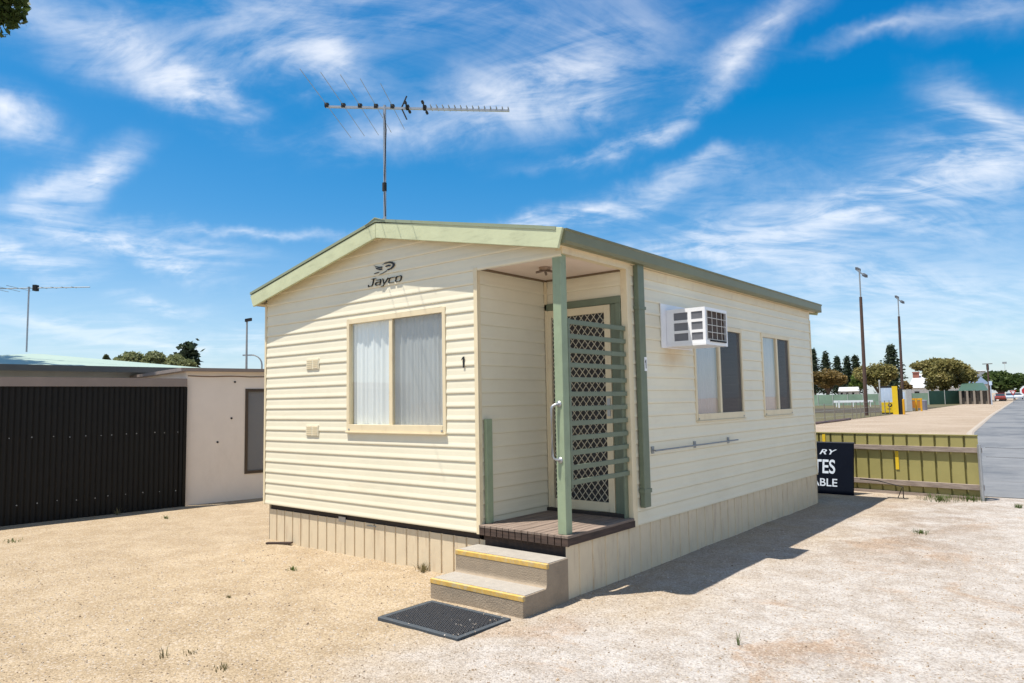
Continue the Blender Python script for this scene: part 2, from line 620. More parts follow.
# ------------------------------------------------------------------ ground, road and field
def ground_material():
    m, nt, b = new_mat('gravel_ground')
    L = nt.links.new
    N = nt.nodes.new
    tc = N('ShaderNodeTexCoord')
    P = tc.outputs['Object']

    def ntex(scale, det=6, rough=0.6, dist=0.0, vec=P):
        n = N('ShaderNodeTexNoise')
        n.inputs['Scale'].default_value = scale
        n.inputs['Detail'].default_value = det
        n.inputs['Roughness'].default_value = rough
        n.inputs['Distortion'].default_value = dist
        L(vec, n.inputs['Vector'])
        return n.outputs['Fac']

    def ramp(v, a, b_, ta=0.0, tb=1.0):
        r = N('ShaderNodeMapRange')
        r.interpolation_type = 'SMOOTHSTEP'
        for k, q in (('From Min', a), ('From Max', b_), ('To Min', ta), ('To Max', tb)):
            r.inputs[k].default_value = q
        L(v, r.inputs['Value'])
        return r.outputs[0]

    def mth(op, a, b_, c=None):
        n = N('ShaderNodeMath')
        n.operation = op
        for i, v in enumerate((a, b_, c)):
            if v is None:
                continue
            if isinstance(v, (int, float)):
                n.inputs[i].default_value = v
            else:
                L(v, n.inputs[i])
        return n.outputs[0]

    def mix(f, a, b_, blend='MIX'):
        n = N('ShaderNodeMix')
        n.data_type = 'RGBA'
        n.blend_type = blend
        if isinstance(f, (int, float)):
            n.inputs['Factor'].default_value = f
        else:
            L(f, n.inputs['Factor'])
        for k, v in (('A', a), ('B', b_)):
            if isinstance(v, tuple):
                n.inputs[k].default_value = (*v, 1)
            else:
                L(v, n.inputs[k])
        return n.outputs['Result']
    sep = N('ShaderNodeSeparateXYZ')
    L(P, sep.inputs[0])
    X, Y = sep.outputs[0], sep.outputs[1]
    big = ntex(0.55, 6, 0.6, 0.6)
    mid = ntex(2.3, 7, 0.65, 0.4)
    sand = mix(ramp(mid, 0.35, 0.68), (0.345, 0.262, 0.166), (0.420, 0.330, 0.220))
    pale = mix(ramp(ntex(3.4, 10, 0.78), 0.32, 0.66), (0.325, 0.28, 0.235), (0.475, 0.445, 0.415))
    # crushed white stone lies where cars turn (to the right and towards the front)
    side = mth('ADD', mth('ADD', mth('MULTIPLY', X, 0.42), mth('MULTIPLY', Y, -0.03)), mth('MULTIPLY', mth('SUBTRACT', big, 0.5), 1.5))
    f = ramp(side, -0.35, 0.55)
    c = mix(f, sand, pale)
    # bare earthy patches in the drive
    patch = ramp(ntex(0.85, 9, 0.74, 0.7), 0.52, 0.64)
    c = mix(mth('MULTIPLY', mth('MULTIPLY', patch, f), 0.60), c, (0.36, 0.235, 0.14))
    worn = ramp(ntex(0.8, 6, 0.6, 0.5, vec=P), 0.54, 0.72)
    c = mix(mth('MULTIPLY', mth('MULTIPLY', worn, f), 0.5), c, (0.255, 0.19, 0.14))
    # oil-dark and earthy wear down the middle of the drive
    dx = mth('ADD', mth('MULTIPLY', X, 1.0), mth('MULTIPLY', Y, 0.05))
    lane = mth('MULTIPLY', ramp(mth('ABSOLUTE', mth('SUBTRACT', dx, 1.75), 0.0), 1.25, 0.3), ramp(Y, 0.8, 4.2))
    wear = mth('MULTIPLY', lane, ramp(ntex(1.5, 9, 0.74, 0.6), 0.40, 0.60))
    c = mix(mth('MULTIPLY', wear, 0.62), c, (0.225, 0.165, 0.115))
    # far verge beyond the fence: pinkish fine gravel
    far = ramp(Y, 8.6, 9.6)
    verge = mix(ramp(ntex(0.25, 6, 0.6), 0.35, 0.65), (0.315, 0.245, 0.175), (0.38, 0.305, 0.23))
    c = mix(far, c, verge)
    # single stones
    def stones(scale, seed):
        v = N('ShaderNodeTexVoronoi')
        v.inputs['Scale'].default_value = scale
        mp = N('ShaderNodeMapping')
        mp.inputs['Location'].default_value = (seed, seed * 2.3, 0)
        L(P, mp.inputs[0])
        L(mp.outputs[0], v.inputs['Vector'])
        return v
    v1 = stones(95, 3.1)
    v2 = stones(75, 9.7)
    s1 = N('ShaderNodeSeparateColor')
    L(v1.outputs['Color'], s1.inputs[0])
    s2 = N('ShaderNodeSeparateColor')
    L(v2.outputs['Color'], s2.inputs[0])
    c = mix(ramp(s1.outputs[0], 0.25, 1.0, 0.0, 0.62), c, mix(1.0, c, (0.52, 0.49, 0.46), 'MULTIPLY'))
    c = mix(ramp(s2.outputs[1], 0.84, 0.90, 0, 0.5), c, (0.48, 0.42, 0.355))
    c = mix(ramp(s2.outputs[2], 0.92, 0.96, 0, 0.45), c, (0.15, 0.115, 0.08))
    c = mix(ramp(ntex(160, 3, 0.7), 0.42, 0.3, 0, 0.45), c, mix(1.0, c, (0.5, 0.46, 0.42), 'MULTIPLY'))
    L(c, b.inputs['Base Color'])
    b.inputs['Roughness'].default_value = 0.95
    b.inputs['Specular IOR Level'].default_value = 0.15
    h = mth('ADD', mth('MULTIPLY', v1.outputs['Distance'], -0.5), mth('MULTIPLY', v2.outputs['Distance'], -0.8))
    h = mth('ADD', h, mth('MULTIPLY', ntex(30, 6, 0.75), 1.3))
    bp_ = N('ShaderNodeBump')
    bp_.inputs['Strength'].default_value = 0.62
    bp_.inputs['Distance'].default_value = 0.012
    L(h, bp_.inputs['Height'])
    L(bp_.outputs[0], b.inputs['Normal'])
    return m


def ground_height(x, y):
    f = max(0.0, min(1.0, (8.0 - y) / 1.0)) * max(0.0, min(1.0, (x + 8.6) / 1.0))
    a = noise.noise(Vector((x * 0.9, y * 0.9, 1.3))) * 0.012 + noise.noise(Vector((x * 3.1, y * 3.1, 4.1))) * 0.006 + noise.noise(Vector((x * 9, y * 9, 7.7))) * 0.003
    s_ = 0.0
    if y < 0.6 and -4.9 < x < -0.9:
        s_ = max(0.0, 1 - abs(y + 0.02) / 0.22) * (0.006 + 0.016 * noise.noise(Vector((x * 3.3, y * 2, 9.1))))
    return (a + s_) * f


def build_ground():
    mb = MB()
    x0, x1, y0, y1, st = -9.0, 6.6, -5.6, 8.6, 0.1
    nx, ny = int((x1 - x0) / st), int(round((y1 - y0) / st))
    for j in range(ny + 1):
        for i in range(nx + 1):
            x, y = x0 + i * st, y0 + j * st
            e = 0 if i in (0, nx) or j in (0, ny) else 1
            mb.v.append(Vector((x, y, ground_height(x, y) * e)))
    for j in range(ny):
        for i in range(nx):
            a = j * (nx + 1) + i
            mb.f.append((a, a + 1, a + nx + 2, a + nx + 1))
    X1 = x0 + nx * st
    R = 4000
    mb.quad((-R, -R, 0), (R, -R, 0), (R, y0, 0), (-R, y0, 0))
    mb.quad((-R, y1, 0), (R, y1, 0), (R, R, 0), (-R, R, 0))
    mb.quad((-R, y0, 0), (x0, y0, 0), (x0, y1, 0), (-R, y1, 0))
    mb.quad((X1, y0, 0), (R, y0, 0), (R, y1, 0), (X1, y1, 0))
    o = mb.build('ground', ground_material(), fixn=False)
    tag(o, kind='structure')


build_ground()

asph = paint('asphalt', (0.165, 0.167, 0.168), rough=0.85, var=0.14, scale=1.6, bump=0.25, bscale=40, dirt=(0.075, 0.082, 0.092), dscale=(0.30, 0.22, 0.4), damt=0.9, dlo=0.42, dhi=0.64)
kerbm = paint('kerb_concrete', (0.34, 0.29, 0.235), rough=0.9, var=0.15)


def road_left(y):
    pts = [(8.62, 1.72), (14, 1.10), (20, 0.38), (30.1, -0.83), (56.7, -2.9), (169.5, -10.8), (600, -41)]
    for (a, xa), (b_, xb) in zip(pts, pts[1:]):
        if y <= b_:
            return xa + (xb - xa) * (y - a) / (b_ - a)
    return pts[-1][1]


ys = [8.62, 11, 14, 17, 20, 25, 30.1, 40, 56.7, 80, 110, 169.5, 300, 600]
mb = MB()
for a, b_ in zip(ys, ys[1:]):
    mb.quad((road_left(a), a, 0.008), (road_left(a) + 9.5, a + 0.35, 0.008), (road_left(b_) + 9.5, b_, 0.008), (road_left(b_), b_, 0.008))
tag(mb.build('road', asph), kind='structure')
mb = MB()
for a, b_ in zip(ys[2:], ys[3:]):
    xa, xb = road_left(a) - 0.02, road_left(b_) - 0.02
    mb.quad((xa - 0.17, a, 0.055), (xa - 0.05, a, 0.055), (xb - 0.05, b_, 0.055), (xb - 0.17, b_, 0.055))
    mb.quad((xa - 0.05, a, 0.055), (xa + 0.02, a, 0.012), (xb + 0.02, b_, 0.012), (xb - 0.05, b_, 0.055))
    mb.quad((xa - 0.24, a, 0.002), (xa - 0.17, a, 0.055), (xb - 0.17, b_, 0.055), (xb - 0.24, b_, 0.002))
tag(mb.build('kerb', kerbm), kind='structure')

fieldm = paint('dry_field_grass', (0.088, 0.076, 0.030), rough=0.95, var=0.3, scale=0.35, bump=0.5, bscale=6, dirt=(0.14, 0.11, 0.055), dscale=(0.05, 0.3, 1), damt=0.8)
mb = MB()
mb.quad((-9.75, 30, 0.02), (-10.1, 58, 0.02), (-13.2, 124, 0.02), (-70, 112, 0.02), (-70, 30, 0.02))
tag(mb.build('field', fieldm), kind='structure')
lawnm = paint('dry_track_earth', (0.050, 0.038, 0.020), rough=0.95, var=0.3, scale=0.5)
mb = MB()
mb.quad((-10.9, 66, 0.034), (-12.0, 92, 0.034), (-64, 80, 0.034), (-58, 58, 0.034))
tag(mb.build('earth_track', lawnm), kind='structure')

# ------------------------------------------------------------------ the cabin
W, LEN, WP, DP = 4.5485, 6.6124, 0.98, 1.062
ZS, PITCH, ZD, ZC = 0.433, 0.1278, 0.5165, 2.885
RX = -2.275
cabin = thing('cabin', 'cream weatherboard cabin with green gable roof and corner porch', 'cabin', (RX, 3.3, 0))


def siding(name, parent, mat, o, u, n, u0, u1, z0, z1, holes=(), zbase=ZS, clip=None, label=None):
    """lapped weatherboards: every board tilts out to a lip at its foot"""
    o, u, n = Vector(o), Vector(u), Vector(n)
    mb = MB()
    prof = [(0.0, -0.003), (0.0006, 0.0044), (0.006, 0.0074), (0.014, 0.0082), (0.024, 0.0074), (0.050, 0.0034), (0.092, 0.0022), (0.110, 0.0006), (0.1245, 0.0), (0.1250, -0.003), (PITCH, -0.003)]
    k = int((z0 - zbase) / PITCH) - 1
    cuts = sorted({z0, z1, *[h[2] for h in holes], *[h[3] for h in holes]})
    while zbase + k * PITCH < z1:
        zb = zbase + k * PITCH
        for (za, oa), (zc, oc) in zip(prof, prof[1:]):
            a, c = zb + za, zb + zc
            segs = [a] + [q for q in cuts if a < q < c] + [c]
            for p, q in zip(segs, segs[1:]):
                mid = (p + q) / 2
                if mid < z0 or mid > z1:
                    continue
                op = oa + (oc - oa) * (p - a) / (c - a)
                oq = oa + (oc - oa) * (q - a) / (c - a)
                act = sorted([(h[0], h[1]) for h in holes if h[2] <= mid <= h[3]])
                st = u0
                spans = []
                for h0, h1 in act:
                    if h0 > st:
                        spans.append((st, h0))
                    st = max(st, h1)
                if st < u1:
                    spans.append((st, u1))
                for s0, s1 in spans:
                    Z = Vector((0, 0, 1))
                    mb.quad(o + u * s0 + Z * p + n * op, o + u * s1 + Z * p + n * op, o + u * s1 + Z * q + n * oq, o + u * s0 + Z * q + n * oq)
        k += 1
    ob = mb.build(name, mat, parent, label=label, fixn=False)
    if clip:
        bm = bmesh.new()
        bm.from_mesh(ob.data)
        off = cabin.location
        for co, no in clip:
            bmesh.ops.bisect_plane(bm, geom=list(bm.verts) + list(bm.edges) + list(bm.faces), plane_co=Vector(co) - off, plane_no=no, clear_outer=True)
        bm.to_mesh(ob.data)
        bm.free()
    return ob


SL, SR = 0.211, 0.189          # roof pitch either side of the ridge
APEX = 3.515                   # top of the barge boards at the ridge


def roof_z(x, z=APEX):
    return z - (SL * (RX - x) if x < RX else SR * (x - RX))


clipL = ((RX, 0, 3.47), Vector((-SL, 0, 1)).normalized())
clipR = ((RX, 0, 3.47), Vector((SR, 0, 1)).normalized())
FW = (-2.9167, -1.3913, 1.335, 2.558)    # front window
W1 = (2.4736, 3.8462, 1.379, 2.482)
W2 = (4.5132, 5.6103, 1.379, 2.482)
ACY, ACZ = (1.82, 2.36), (2.165, 2.545)
g = 0.012
siding('front_wall', cabin, cream, (0, 0, 0), (1, 0, 0), (0, -1, 0), -W + 0.03, 0.0, ZS, 3.5,
       holes=[(-WP - 0.036, 0.001, 0.0, ZC - 0.03), (FW[0] + g, FW[1] - g, FW[2] + g, FW[3] - g)], clip=[clipL, clipR])
siding('side_wall', cabin, cream_side, (0, 0, 0), (0, 1, 0), (1, 0, 0), DP + 0.072, LEN - 0.03, ZS, 2.90,
       holes=[(W1[0] + g, W1[1] - g, W1[2] + g, W1[3] - g), (W2[0] + g, W2[1] - g, W2[2] + g, W2[3] - g)])
def rust_run():
    nt = cream_side.node_tree
    N, L = nt.nodes.new, nt.links.new
    b = nt.nodes['Principled BSDF']
    old = b.inputs['Base Color'].links[0].from_socket
    tc = N('ShaderNodeTexCoord')
    nz = N('ShaderNodeTexNoise')
    nz.inputs['Scale'].default_value = 7
    nz.inputs['Detail'].default_value = 5
    L(tc.outputs['Object'], nz.inputs['Vector'])
    ad = N('ShaderNodeVectorMath')
    ad.operation = 'MULTIPLY_ADD'
    ad.inputs[1].default_value = (0, 0.22, 0.10)
    L(nz.outputs['Color'], ad.inputs[0])
    L(tc.outputs['Object'], ad.inputs[2])
    mp = N('ShaderNodeMapping')
    mp.vector_type = 'TEXTURE'
    mp.inputs['Location'].default_value = Vector((0, 1.96 + 0.11, 2.06 + 0.05)) - cabin.location
    mp.inputs['Scale'].default_value = (9, 0.34, 0.16)
    L(ad.outputs[0], mp.inputs[0])
    g = N('ShaderNodeTexGradient')
    g.gradient_type = 'SPHERICAL'
    L(mp.outputs[0], g.inputs[0])
    m = N('ShaderNodeMath')
    m.operation = 'MULTIPLY'
    m.inputs[1].default_value = 0.6
    L(g.outputs['Fac'], m.inputs[0])
    mx = N('ShaderNodeMix')
    mx.data_type = 'RGBA'
    L(m.outputs[0], mx.inputs['Factor'])
    L(old, mx.inputs['A'])
    mx.inputs['B'].default_value = (0.50, 0.30, 0.10, 1)
    L(mx.outputs['Result'], b.inputs['Base Color'])


rust_run()
siding('porch_wall', cabin, cream, (-WP, 0, 0), (0, 1, 0), (1, 0, 0), 0.0, DP - 0.02, ZD - 0.01, ZC + 0.02)
siding('porch_wall', cabin, cream, (0, DP, 0), (1, 0, 0), (0, -1, 0), -WP + 0.02, -0.055, ZD, ZC + 0.02, holes=[(-0.975, -0.062, 0, 2.615)])
siding('back_wall', cabin, cream, (0, LEN, 0), (-1, 0, 0), (0, 1, 0), 0.0, W, ZS, 3.5, clip=[clipL, clipR])
siding('side_wall', cabin, cream, (-W, 0, 0), (0, -1, 0), (-1, 0, 0), -LEN, 0.0, ZS, 2.93)
MB().box(-W + 0.02, -WP - 0.02, 0.15, LEN - 0.05, ZS - 0.03, ZS).box(-WP - 0.02, -0.02, DP + 0.15, LEN - 0.05, ZS - 0.03, ZS).build('floor', room_m, cabin)
# metal corner mouldings
t = MB()
t.box(-WP - 0.034, -WP + 0.012, -0.012, -0.001, ZS - 0.006, ZC)
t.box(-WP + 0.001, -WP + 0.012, -0.001, 0.035, ZS + 0.08, ZC)
t.build('corner_trim', trim, cabin, bevel=0.002)
MB().box(-W - 0.008, -W + 0.028, -0.012, -0.001, ZS - 0.006, 2.90).build('corner_trim', trim, cabin, bevel=0.002)
t = MB()
t.box(-0.058, 0.012, DP - 0.012, DP - 0.001, ZD, ZC).box(0.001, 0.012, DP - 0.001, DP + 0.068, ZS, 2.93)
t.build('corner_trim', trim, cabin, bevel=0.002)
MB().box(0.001, 0.011, LEN - 0.032, LEN + 0.008, ZS - 0.004, 2.80).build('corner_trim', trim, cabin, bevel=0.002)
MB().box(-WP + 0.008, -WP + 0.035, DP - 0.03, DP - 0.008, ZD, ZC).build('corner_trim', trim, cabin)
MB().box(0.0, 0.013, DP + 0.07, LEN - 0.03, 2.83, 2.93).build('frieze_board', trim, cabin, bevel=0.002)
MB().box(-0.06, 0.013, -0.004, DP + 0.066, ZC - 0.004, 2.945).build('porch_beam', trim, cabin)
MB().box(-WP + 0.01, -0.06, 0.02, DP - 0.014, ZC, ZC + 0.02).build('porch_ceiling', ceilm, cabin)
MB().box(-WP + 0.008, -WP + 0.03, 0.03, DP - 0.03, ZC - 0.02, ZC - 0.001).box(-WP + 0.03, -0.06, DP - 0.03, DP - 0.008, ZC - 0.02, ZC - 0.001).build('ceiling_moulding', paint('brown_moulding', (0.17, 0.12, 0.07)), cabin)
mb = MB()
mb.tube([(-0.5, 0.43, ZC - 0.03), (-0.5, 0.43, ZC)], 0.055, 16)
cl_ = mb.build('ceiling_light', paint('tarnished_fitting', (0.30, 0.22, 0.16), rough=0.5), cabin)
mb = MB()
for k in range(3):
    a = k * 2.1
    mb.tube([(-0.5, 0.43, ZC - 0.03), (-0.5 + 0.09 * math.cos(a), 0.43 + 0.09 * math.sin(a), ZC - 0.055)], 0.012, 6)
mb.build('arm', paint('tarnished_arm', (0.16, 0.11, 0.08)), cl_)

# roof
Y0, Y1 = -0.138, 6.85
mb = MB()
for sgn, sl, xe, drop in ((-1, SL, -4.69, 0.0), (1, SR, 0.045, 0.035)):
    ez = APEX - sl * abs(xe - RX) - drop
    a = Vector((RX, Y0 - 0.006, APEX + 0.012))
    e = Vector((xe, Y0 - 0.006, ez + 0.012))
    mb.obox(a, e - a, (0, Y1 - Y0 + 0.012, 0), (0, 0, 0.028))
    n = 36
    for k in range(n):
        y = Y0 + 0.03 + (Y1 - Y0 - 0.09) * k / (n - 1)
        mb.obox((RX, y, APEX + 0.0402), (e - a) * 0.93, (0, 0.035, 0), (0, 0, 0.008))
roof = mb.build('roof', roofm, cabin)
mb = MB()
mb.prism([(RX - 0.16, Y0 - 0.012, APEX + 0.028 - 0.16 * SL), (RX, Y0 - 0.012, APEX + 0.058), (RX + 0.16, Y0 - 0.012, APEX + 0.028 - 0.16 * SR), (RX, Y0 - 0.012, APEX + 0.045)], (0, Y1 - Y0 + 0.024, 0))
mb.build('ridge_cap', roofm, roof)
# barge boards, one each side of the ridge, front and back
for y in (Y0, Y1 - 0.03):
    mb = MB()
    x = -4.665
    mb.prism([(RX - 0.002, y, APEX - 0.158), (RX - 0.002, y, APEX), (-4.69, y, APEX + (-4.69 - RX) * SL), (-4.625, y, APEX - 0.158 + (-4.625 - RX) * SL)], (0, 0.03, 0))
    mb.build('barge_board', sage_pale, cabin, bevel=0.003)
    mb = MB()
    mb.prism([(RX + 0.002, y, APEX - 0.158), (RX + 0.002, y, APEX), (0.112, y, APEX - (0.112 - RX) * SR), (0.058, y, APEX - 0.178 - (0.058 - RX) * SR)], (0, 0.03, 0))
    mb.build('barge_board', sage_pale, cabin, bevel=0.003)
# boxed eaves under the overhang
MB().quad((RX, Y0 + 0.03, 3.46), (-4.62, Y0 + 0.03, 3.46 + (-4.62 - RX) * SL), (-4.62, 0.02, 3.46 + (-4.62 - RX) * SL), (RX, 0.02, 3.46)).quad(
    (RX, Y0 + 0.03, 3.46), (RX, 0.02, 3.46), (0.05, 0.02, 3.46 - (0.05 - RX) * SR), (0.05, Y0 + 0.03, 3.46 - (0.05 - RX) * SR)).build('eave_lining', trim, cabin)
# gutters (quad profile with rolled lip)
for sx, x0_, zt in ((1, 0.042, 3.062), (-1, -W - 0.05, 3.0)):
    pr = [(0.0, 0.0), (0.0, -0.125), (0.062, -0.125), (0.074, -0.10), (0.078, -0.02), (0.088, -0.012), (0.088, 0.0), (0.07, 0.0), (0.07, -0.015), (0.058, -0.112), (0.008, -0.115), (0.008, 0.0)]
    mb = MB()
    mb.prism([(x0_ + sx * a, Y0 + 0.034, zt + b_) for a, b_ in pr], (0, Y1 - Y0 - 0.02, 0))
    mb.box(*sorted((x0_, x0_ + sx * 0.074)), Y0 + 0.026, Y0 + 0.034, zt - 0.124, zt - 0.004)
    mb.box(*sorted((x0_, x0_ + sx * 0.074)), Y1 + 0.014, Y1 + 0.022, zt - 0.124, zt - 0.004)
    mb.build('gutter', sage_dark, cabin)
    MB().box(*sorted((x0_ - sx * 0.001, x0_ - sx * 0.05)), Y0 + 0.04, Y1 - 0.035, zt - 0.128, zt - 0.108).build('soffit', trim, cabin)
    MB().box(*sorted((x0_ - sx * 0.0015, x0_ - sx * 0.02)), Y0 + 0.04, Y1 - 0.035, zt - 0.107, zt - 0.02).build('fascia', trim, cabin)

# downpipe with its number plate
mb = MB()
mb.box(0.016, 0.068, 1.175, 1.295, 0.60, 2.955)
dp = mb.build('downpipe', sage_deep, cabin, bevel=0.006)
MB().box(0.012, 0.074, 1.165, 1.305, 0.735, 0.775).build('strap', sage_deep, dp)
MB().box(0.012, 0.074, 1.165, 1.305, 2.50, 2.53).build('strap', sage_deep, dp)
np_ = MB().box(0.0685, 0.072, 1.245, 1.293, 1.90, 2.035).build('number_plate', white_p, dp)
np_['label'] = 'small white number plate on the green downpipe'
MB().box(0.0722, 0.0735, 1.263, 1.276, 1.925, 2.01).quad((0.0728, 1.265, 2.009), (0.0728, 1.265, 1.985), (0.0728, 1.253, 1.978), (0.0728, 1.253, 1.990)).build('house_number', black_ink, cabin)
# number and drip beside the front window
mb = MB()
mb.box(-1.162, -1.142, -0.0125, -0.008, 1.955, 2.058)
mb.quad((-1.162, -0.011, 2.056), (-1.180, -0.011, 2.035), (-1.180, -0.011, 2.022), (-1.162, -0.011, 2.036))
mb.build('house_number', black_ink, cabin)

# foundation skirting and floor edge
def ribbed(name, o, u, n, length, z0, z1, pitch, mat, dep=0.012, label=None):
    o, u, n = Vector(o), Vector(u), Vector(n)
    mb = MB()
    prof = []
    s = 0
    while s < length - 0.001:
        e = min(s + pitch, length)
        prof += [(s, 0.0), (min(s + pitch - 0.026, e), 0.0), (min(s + pitch - 0.022, e), -dep), (min(s + pitch - 0.006, e), -dep), (min(s + pitch - 0.002, e), 0.0)]
        s = e
    for (a, oa), (b_, ob) in zip(prof, prof[1:]):
        if b_ - a < 1e-6:
            continue
        A, B = o + u * a + n * oa, o + u * b_ + n * ob
        mb.quad(A + Vector((0, 0, z0)), B + Vector((0, 0, z0)), B + Vector((0, 0, z1)), A + Vector((0, 0, z1)))
    return mb.build(name, mat, cabin, label=label, fixn=False)


ribbed('skirting', (-W + 0.085, 0.028, 0), (1, 0, 0), (0, -1, 0), W - WP - 0.05, -0.03, 0.375, 0.165, skirtm)
ribbed('skirting', (-0.006, -0.03, 0), (0, 1, 0), (1, 0, 0), LEN - 0.0, -0.03, 0.4325, 0.205, skirtm, 0.008)
ribbed('skirting', (0, LEN - 0.02, 0), (-1, 0, 0), (0, 1, 0), W - 0.06, -0.03, 0.4325, 0.205, skirtm, 0.008)
ribbed('skirting', (-W + 0.07, LEN - 0.02, 0), (0, -1, 0), (-1, 0, 0), LEN - 0.05, -0.03, 0.4325, 0.205, skirtm, 0.008)
MB().box(-W + 0.09, -WP - 0.05, 0.045, 0.10, 0.33, ZS - 0.004).build('floor_bearer', bearer, cabin)
MB().box(-3.10, -2.98, 0.022, 0.0275, 0.345, 0.402).build('bracket', galv, cabin)
MB().box(-2.62, -2.47, 0.020, 0.0255, 0.342, 0.352).build('bracket', galv, cabin)

# porch deck
mb = MB()
nb = 14
for k in range(nb):
    x = -WP + 0.014 + k * (WP + 0.012) / nb
    mb.box(x, x + (WP + 0.012) / nb - 0.006, -0.032 + random.uniform(-.002, .002), DP - 0.013, ZD - 0.022, ZD + random.uniform(-.001, .001))
deck = mb.build('porch_deck', deckm, cabin, bevel=0.002)
mb = MB()
for k in range(nb):
    x = -WP + 0.014 + k * (WP + 0.012) / nb
    mb.box(x + 0.001, x + (WP + 0.012) / nb - 0.008, -0.030, -0.008, ZD - 0.088, ZD - 0.0225)
mb.box(-0.012, 0.019, -0.028, DP + 0.002, ZD - 0.083, ZD - 0.0225)
mb.build('deck_edge', deckf, cabin, bevel=0.002)
MB().box(-WP + 0.02, -0.03, 0.03, 0.075, 0.29, ZD - 0.088).build('deck_bearer', deckf, cabin)
MB().box(-WP + 0.02, -0.02, 0.25, 0.28, 0.0, 0.42).build('underfloor_shade_sheet', dark_p, cabin)  # black sheet standing in for the shade under the deck
MB().box(-0.05, -0.014, 0.0, 0.04, 0.0, ZD - 0.09).build('deck_stump', bearer, cabin)

# porch post with its grab handle
post = MB().box(-0.102, -0.016, 0.0, 0.088, ZD, ZC).build('porch_post', sage, cabin, bevel=0.004)
mb = MB()
hx, hz0, hz1 = -0.060, 1.13, 1.60
Zu = Vector((0, 0, 1))
hd = Vector((-0.048, -0.046, 0))
hb0, hb1 = Vector((hx, -0.001, hz0)), Vector((hx, -0.001, hz1))
pts = [hb0]
for a in (0.5, 1.0, 1.57):
    pts.append(hb0 + hd * math.sin(a) + Zu * 0.035 * (1 - math.cos(a)))
for a in (1.57, 1.0, 0.5):
    pts.append(hb1 + hd * math.sin(a) - Zu * 0.035 * (1 - math.cos(a)))
pts.append(hb1)
mb.tube(pts, 0.011, 8)
mb.tube([(hx, -0.0005, hz0), (hx, -0.007, hz0)], 0.026, 12).tube([(hx, -0.0005, hz1), (hx, -0.007, hz1)], 0.026, 12)
mb.build('grab_handle', galv, post, smooth=True)
# slatted side screen
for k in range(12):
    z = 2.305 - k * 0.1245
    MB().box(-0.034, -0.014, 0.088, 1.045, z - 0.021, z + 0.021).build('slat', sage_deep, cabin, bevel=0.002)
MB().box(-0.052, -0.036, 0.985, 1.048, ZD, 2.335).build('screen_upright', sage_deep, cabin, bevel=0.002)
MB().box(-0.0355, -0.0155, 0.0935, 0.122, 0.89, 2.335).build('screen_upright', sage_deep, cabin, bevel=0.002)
MB().box(-WP + 0.014, -WP + 0.05, 0.055, 0.135, ZD, 1.47).build('rail_post', sage, cabin, bevel=0.004)
# towel rail on the long wall
mb = MB()
mb.tube([(0.06, 1.42, 1.122), (0.06, 3.47, 1.122)], 0.0085, 8)
for y in (1.46, 2.40, 3.30):
    mb.tube([(0.006, y, 1.122), (0.06, y, 1.122)], 0.008, 6).box(0.004, 0.014, y - 0.025, y + 0.025, 1.09, 1.16)
rail = mb.build('towel_rail', dull_steel, cabin)
# louvred wall vents
for zc in (2.10, 1.335):
    mb = MB()
    mb.box(-3.668, -3.430, -0.014, -0.004, zc - 0.062, zc + 0.062)
    v = mb.build('vent', cream, cabin, bevel=0.002)
    mb = MB()
    for i in range(2):
        for j in range(5):
            mb.box(-3.655 + i * 0.115, -3.655 + i * 0.115 + 0.095, -0.018, -0.0142, zc - 0.052 + j * 0.0215, zc - 0.052 + j * 0.0215 + 0.012)
    mb.build('louvre', trim, v)

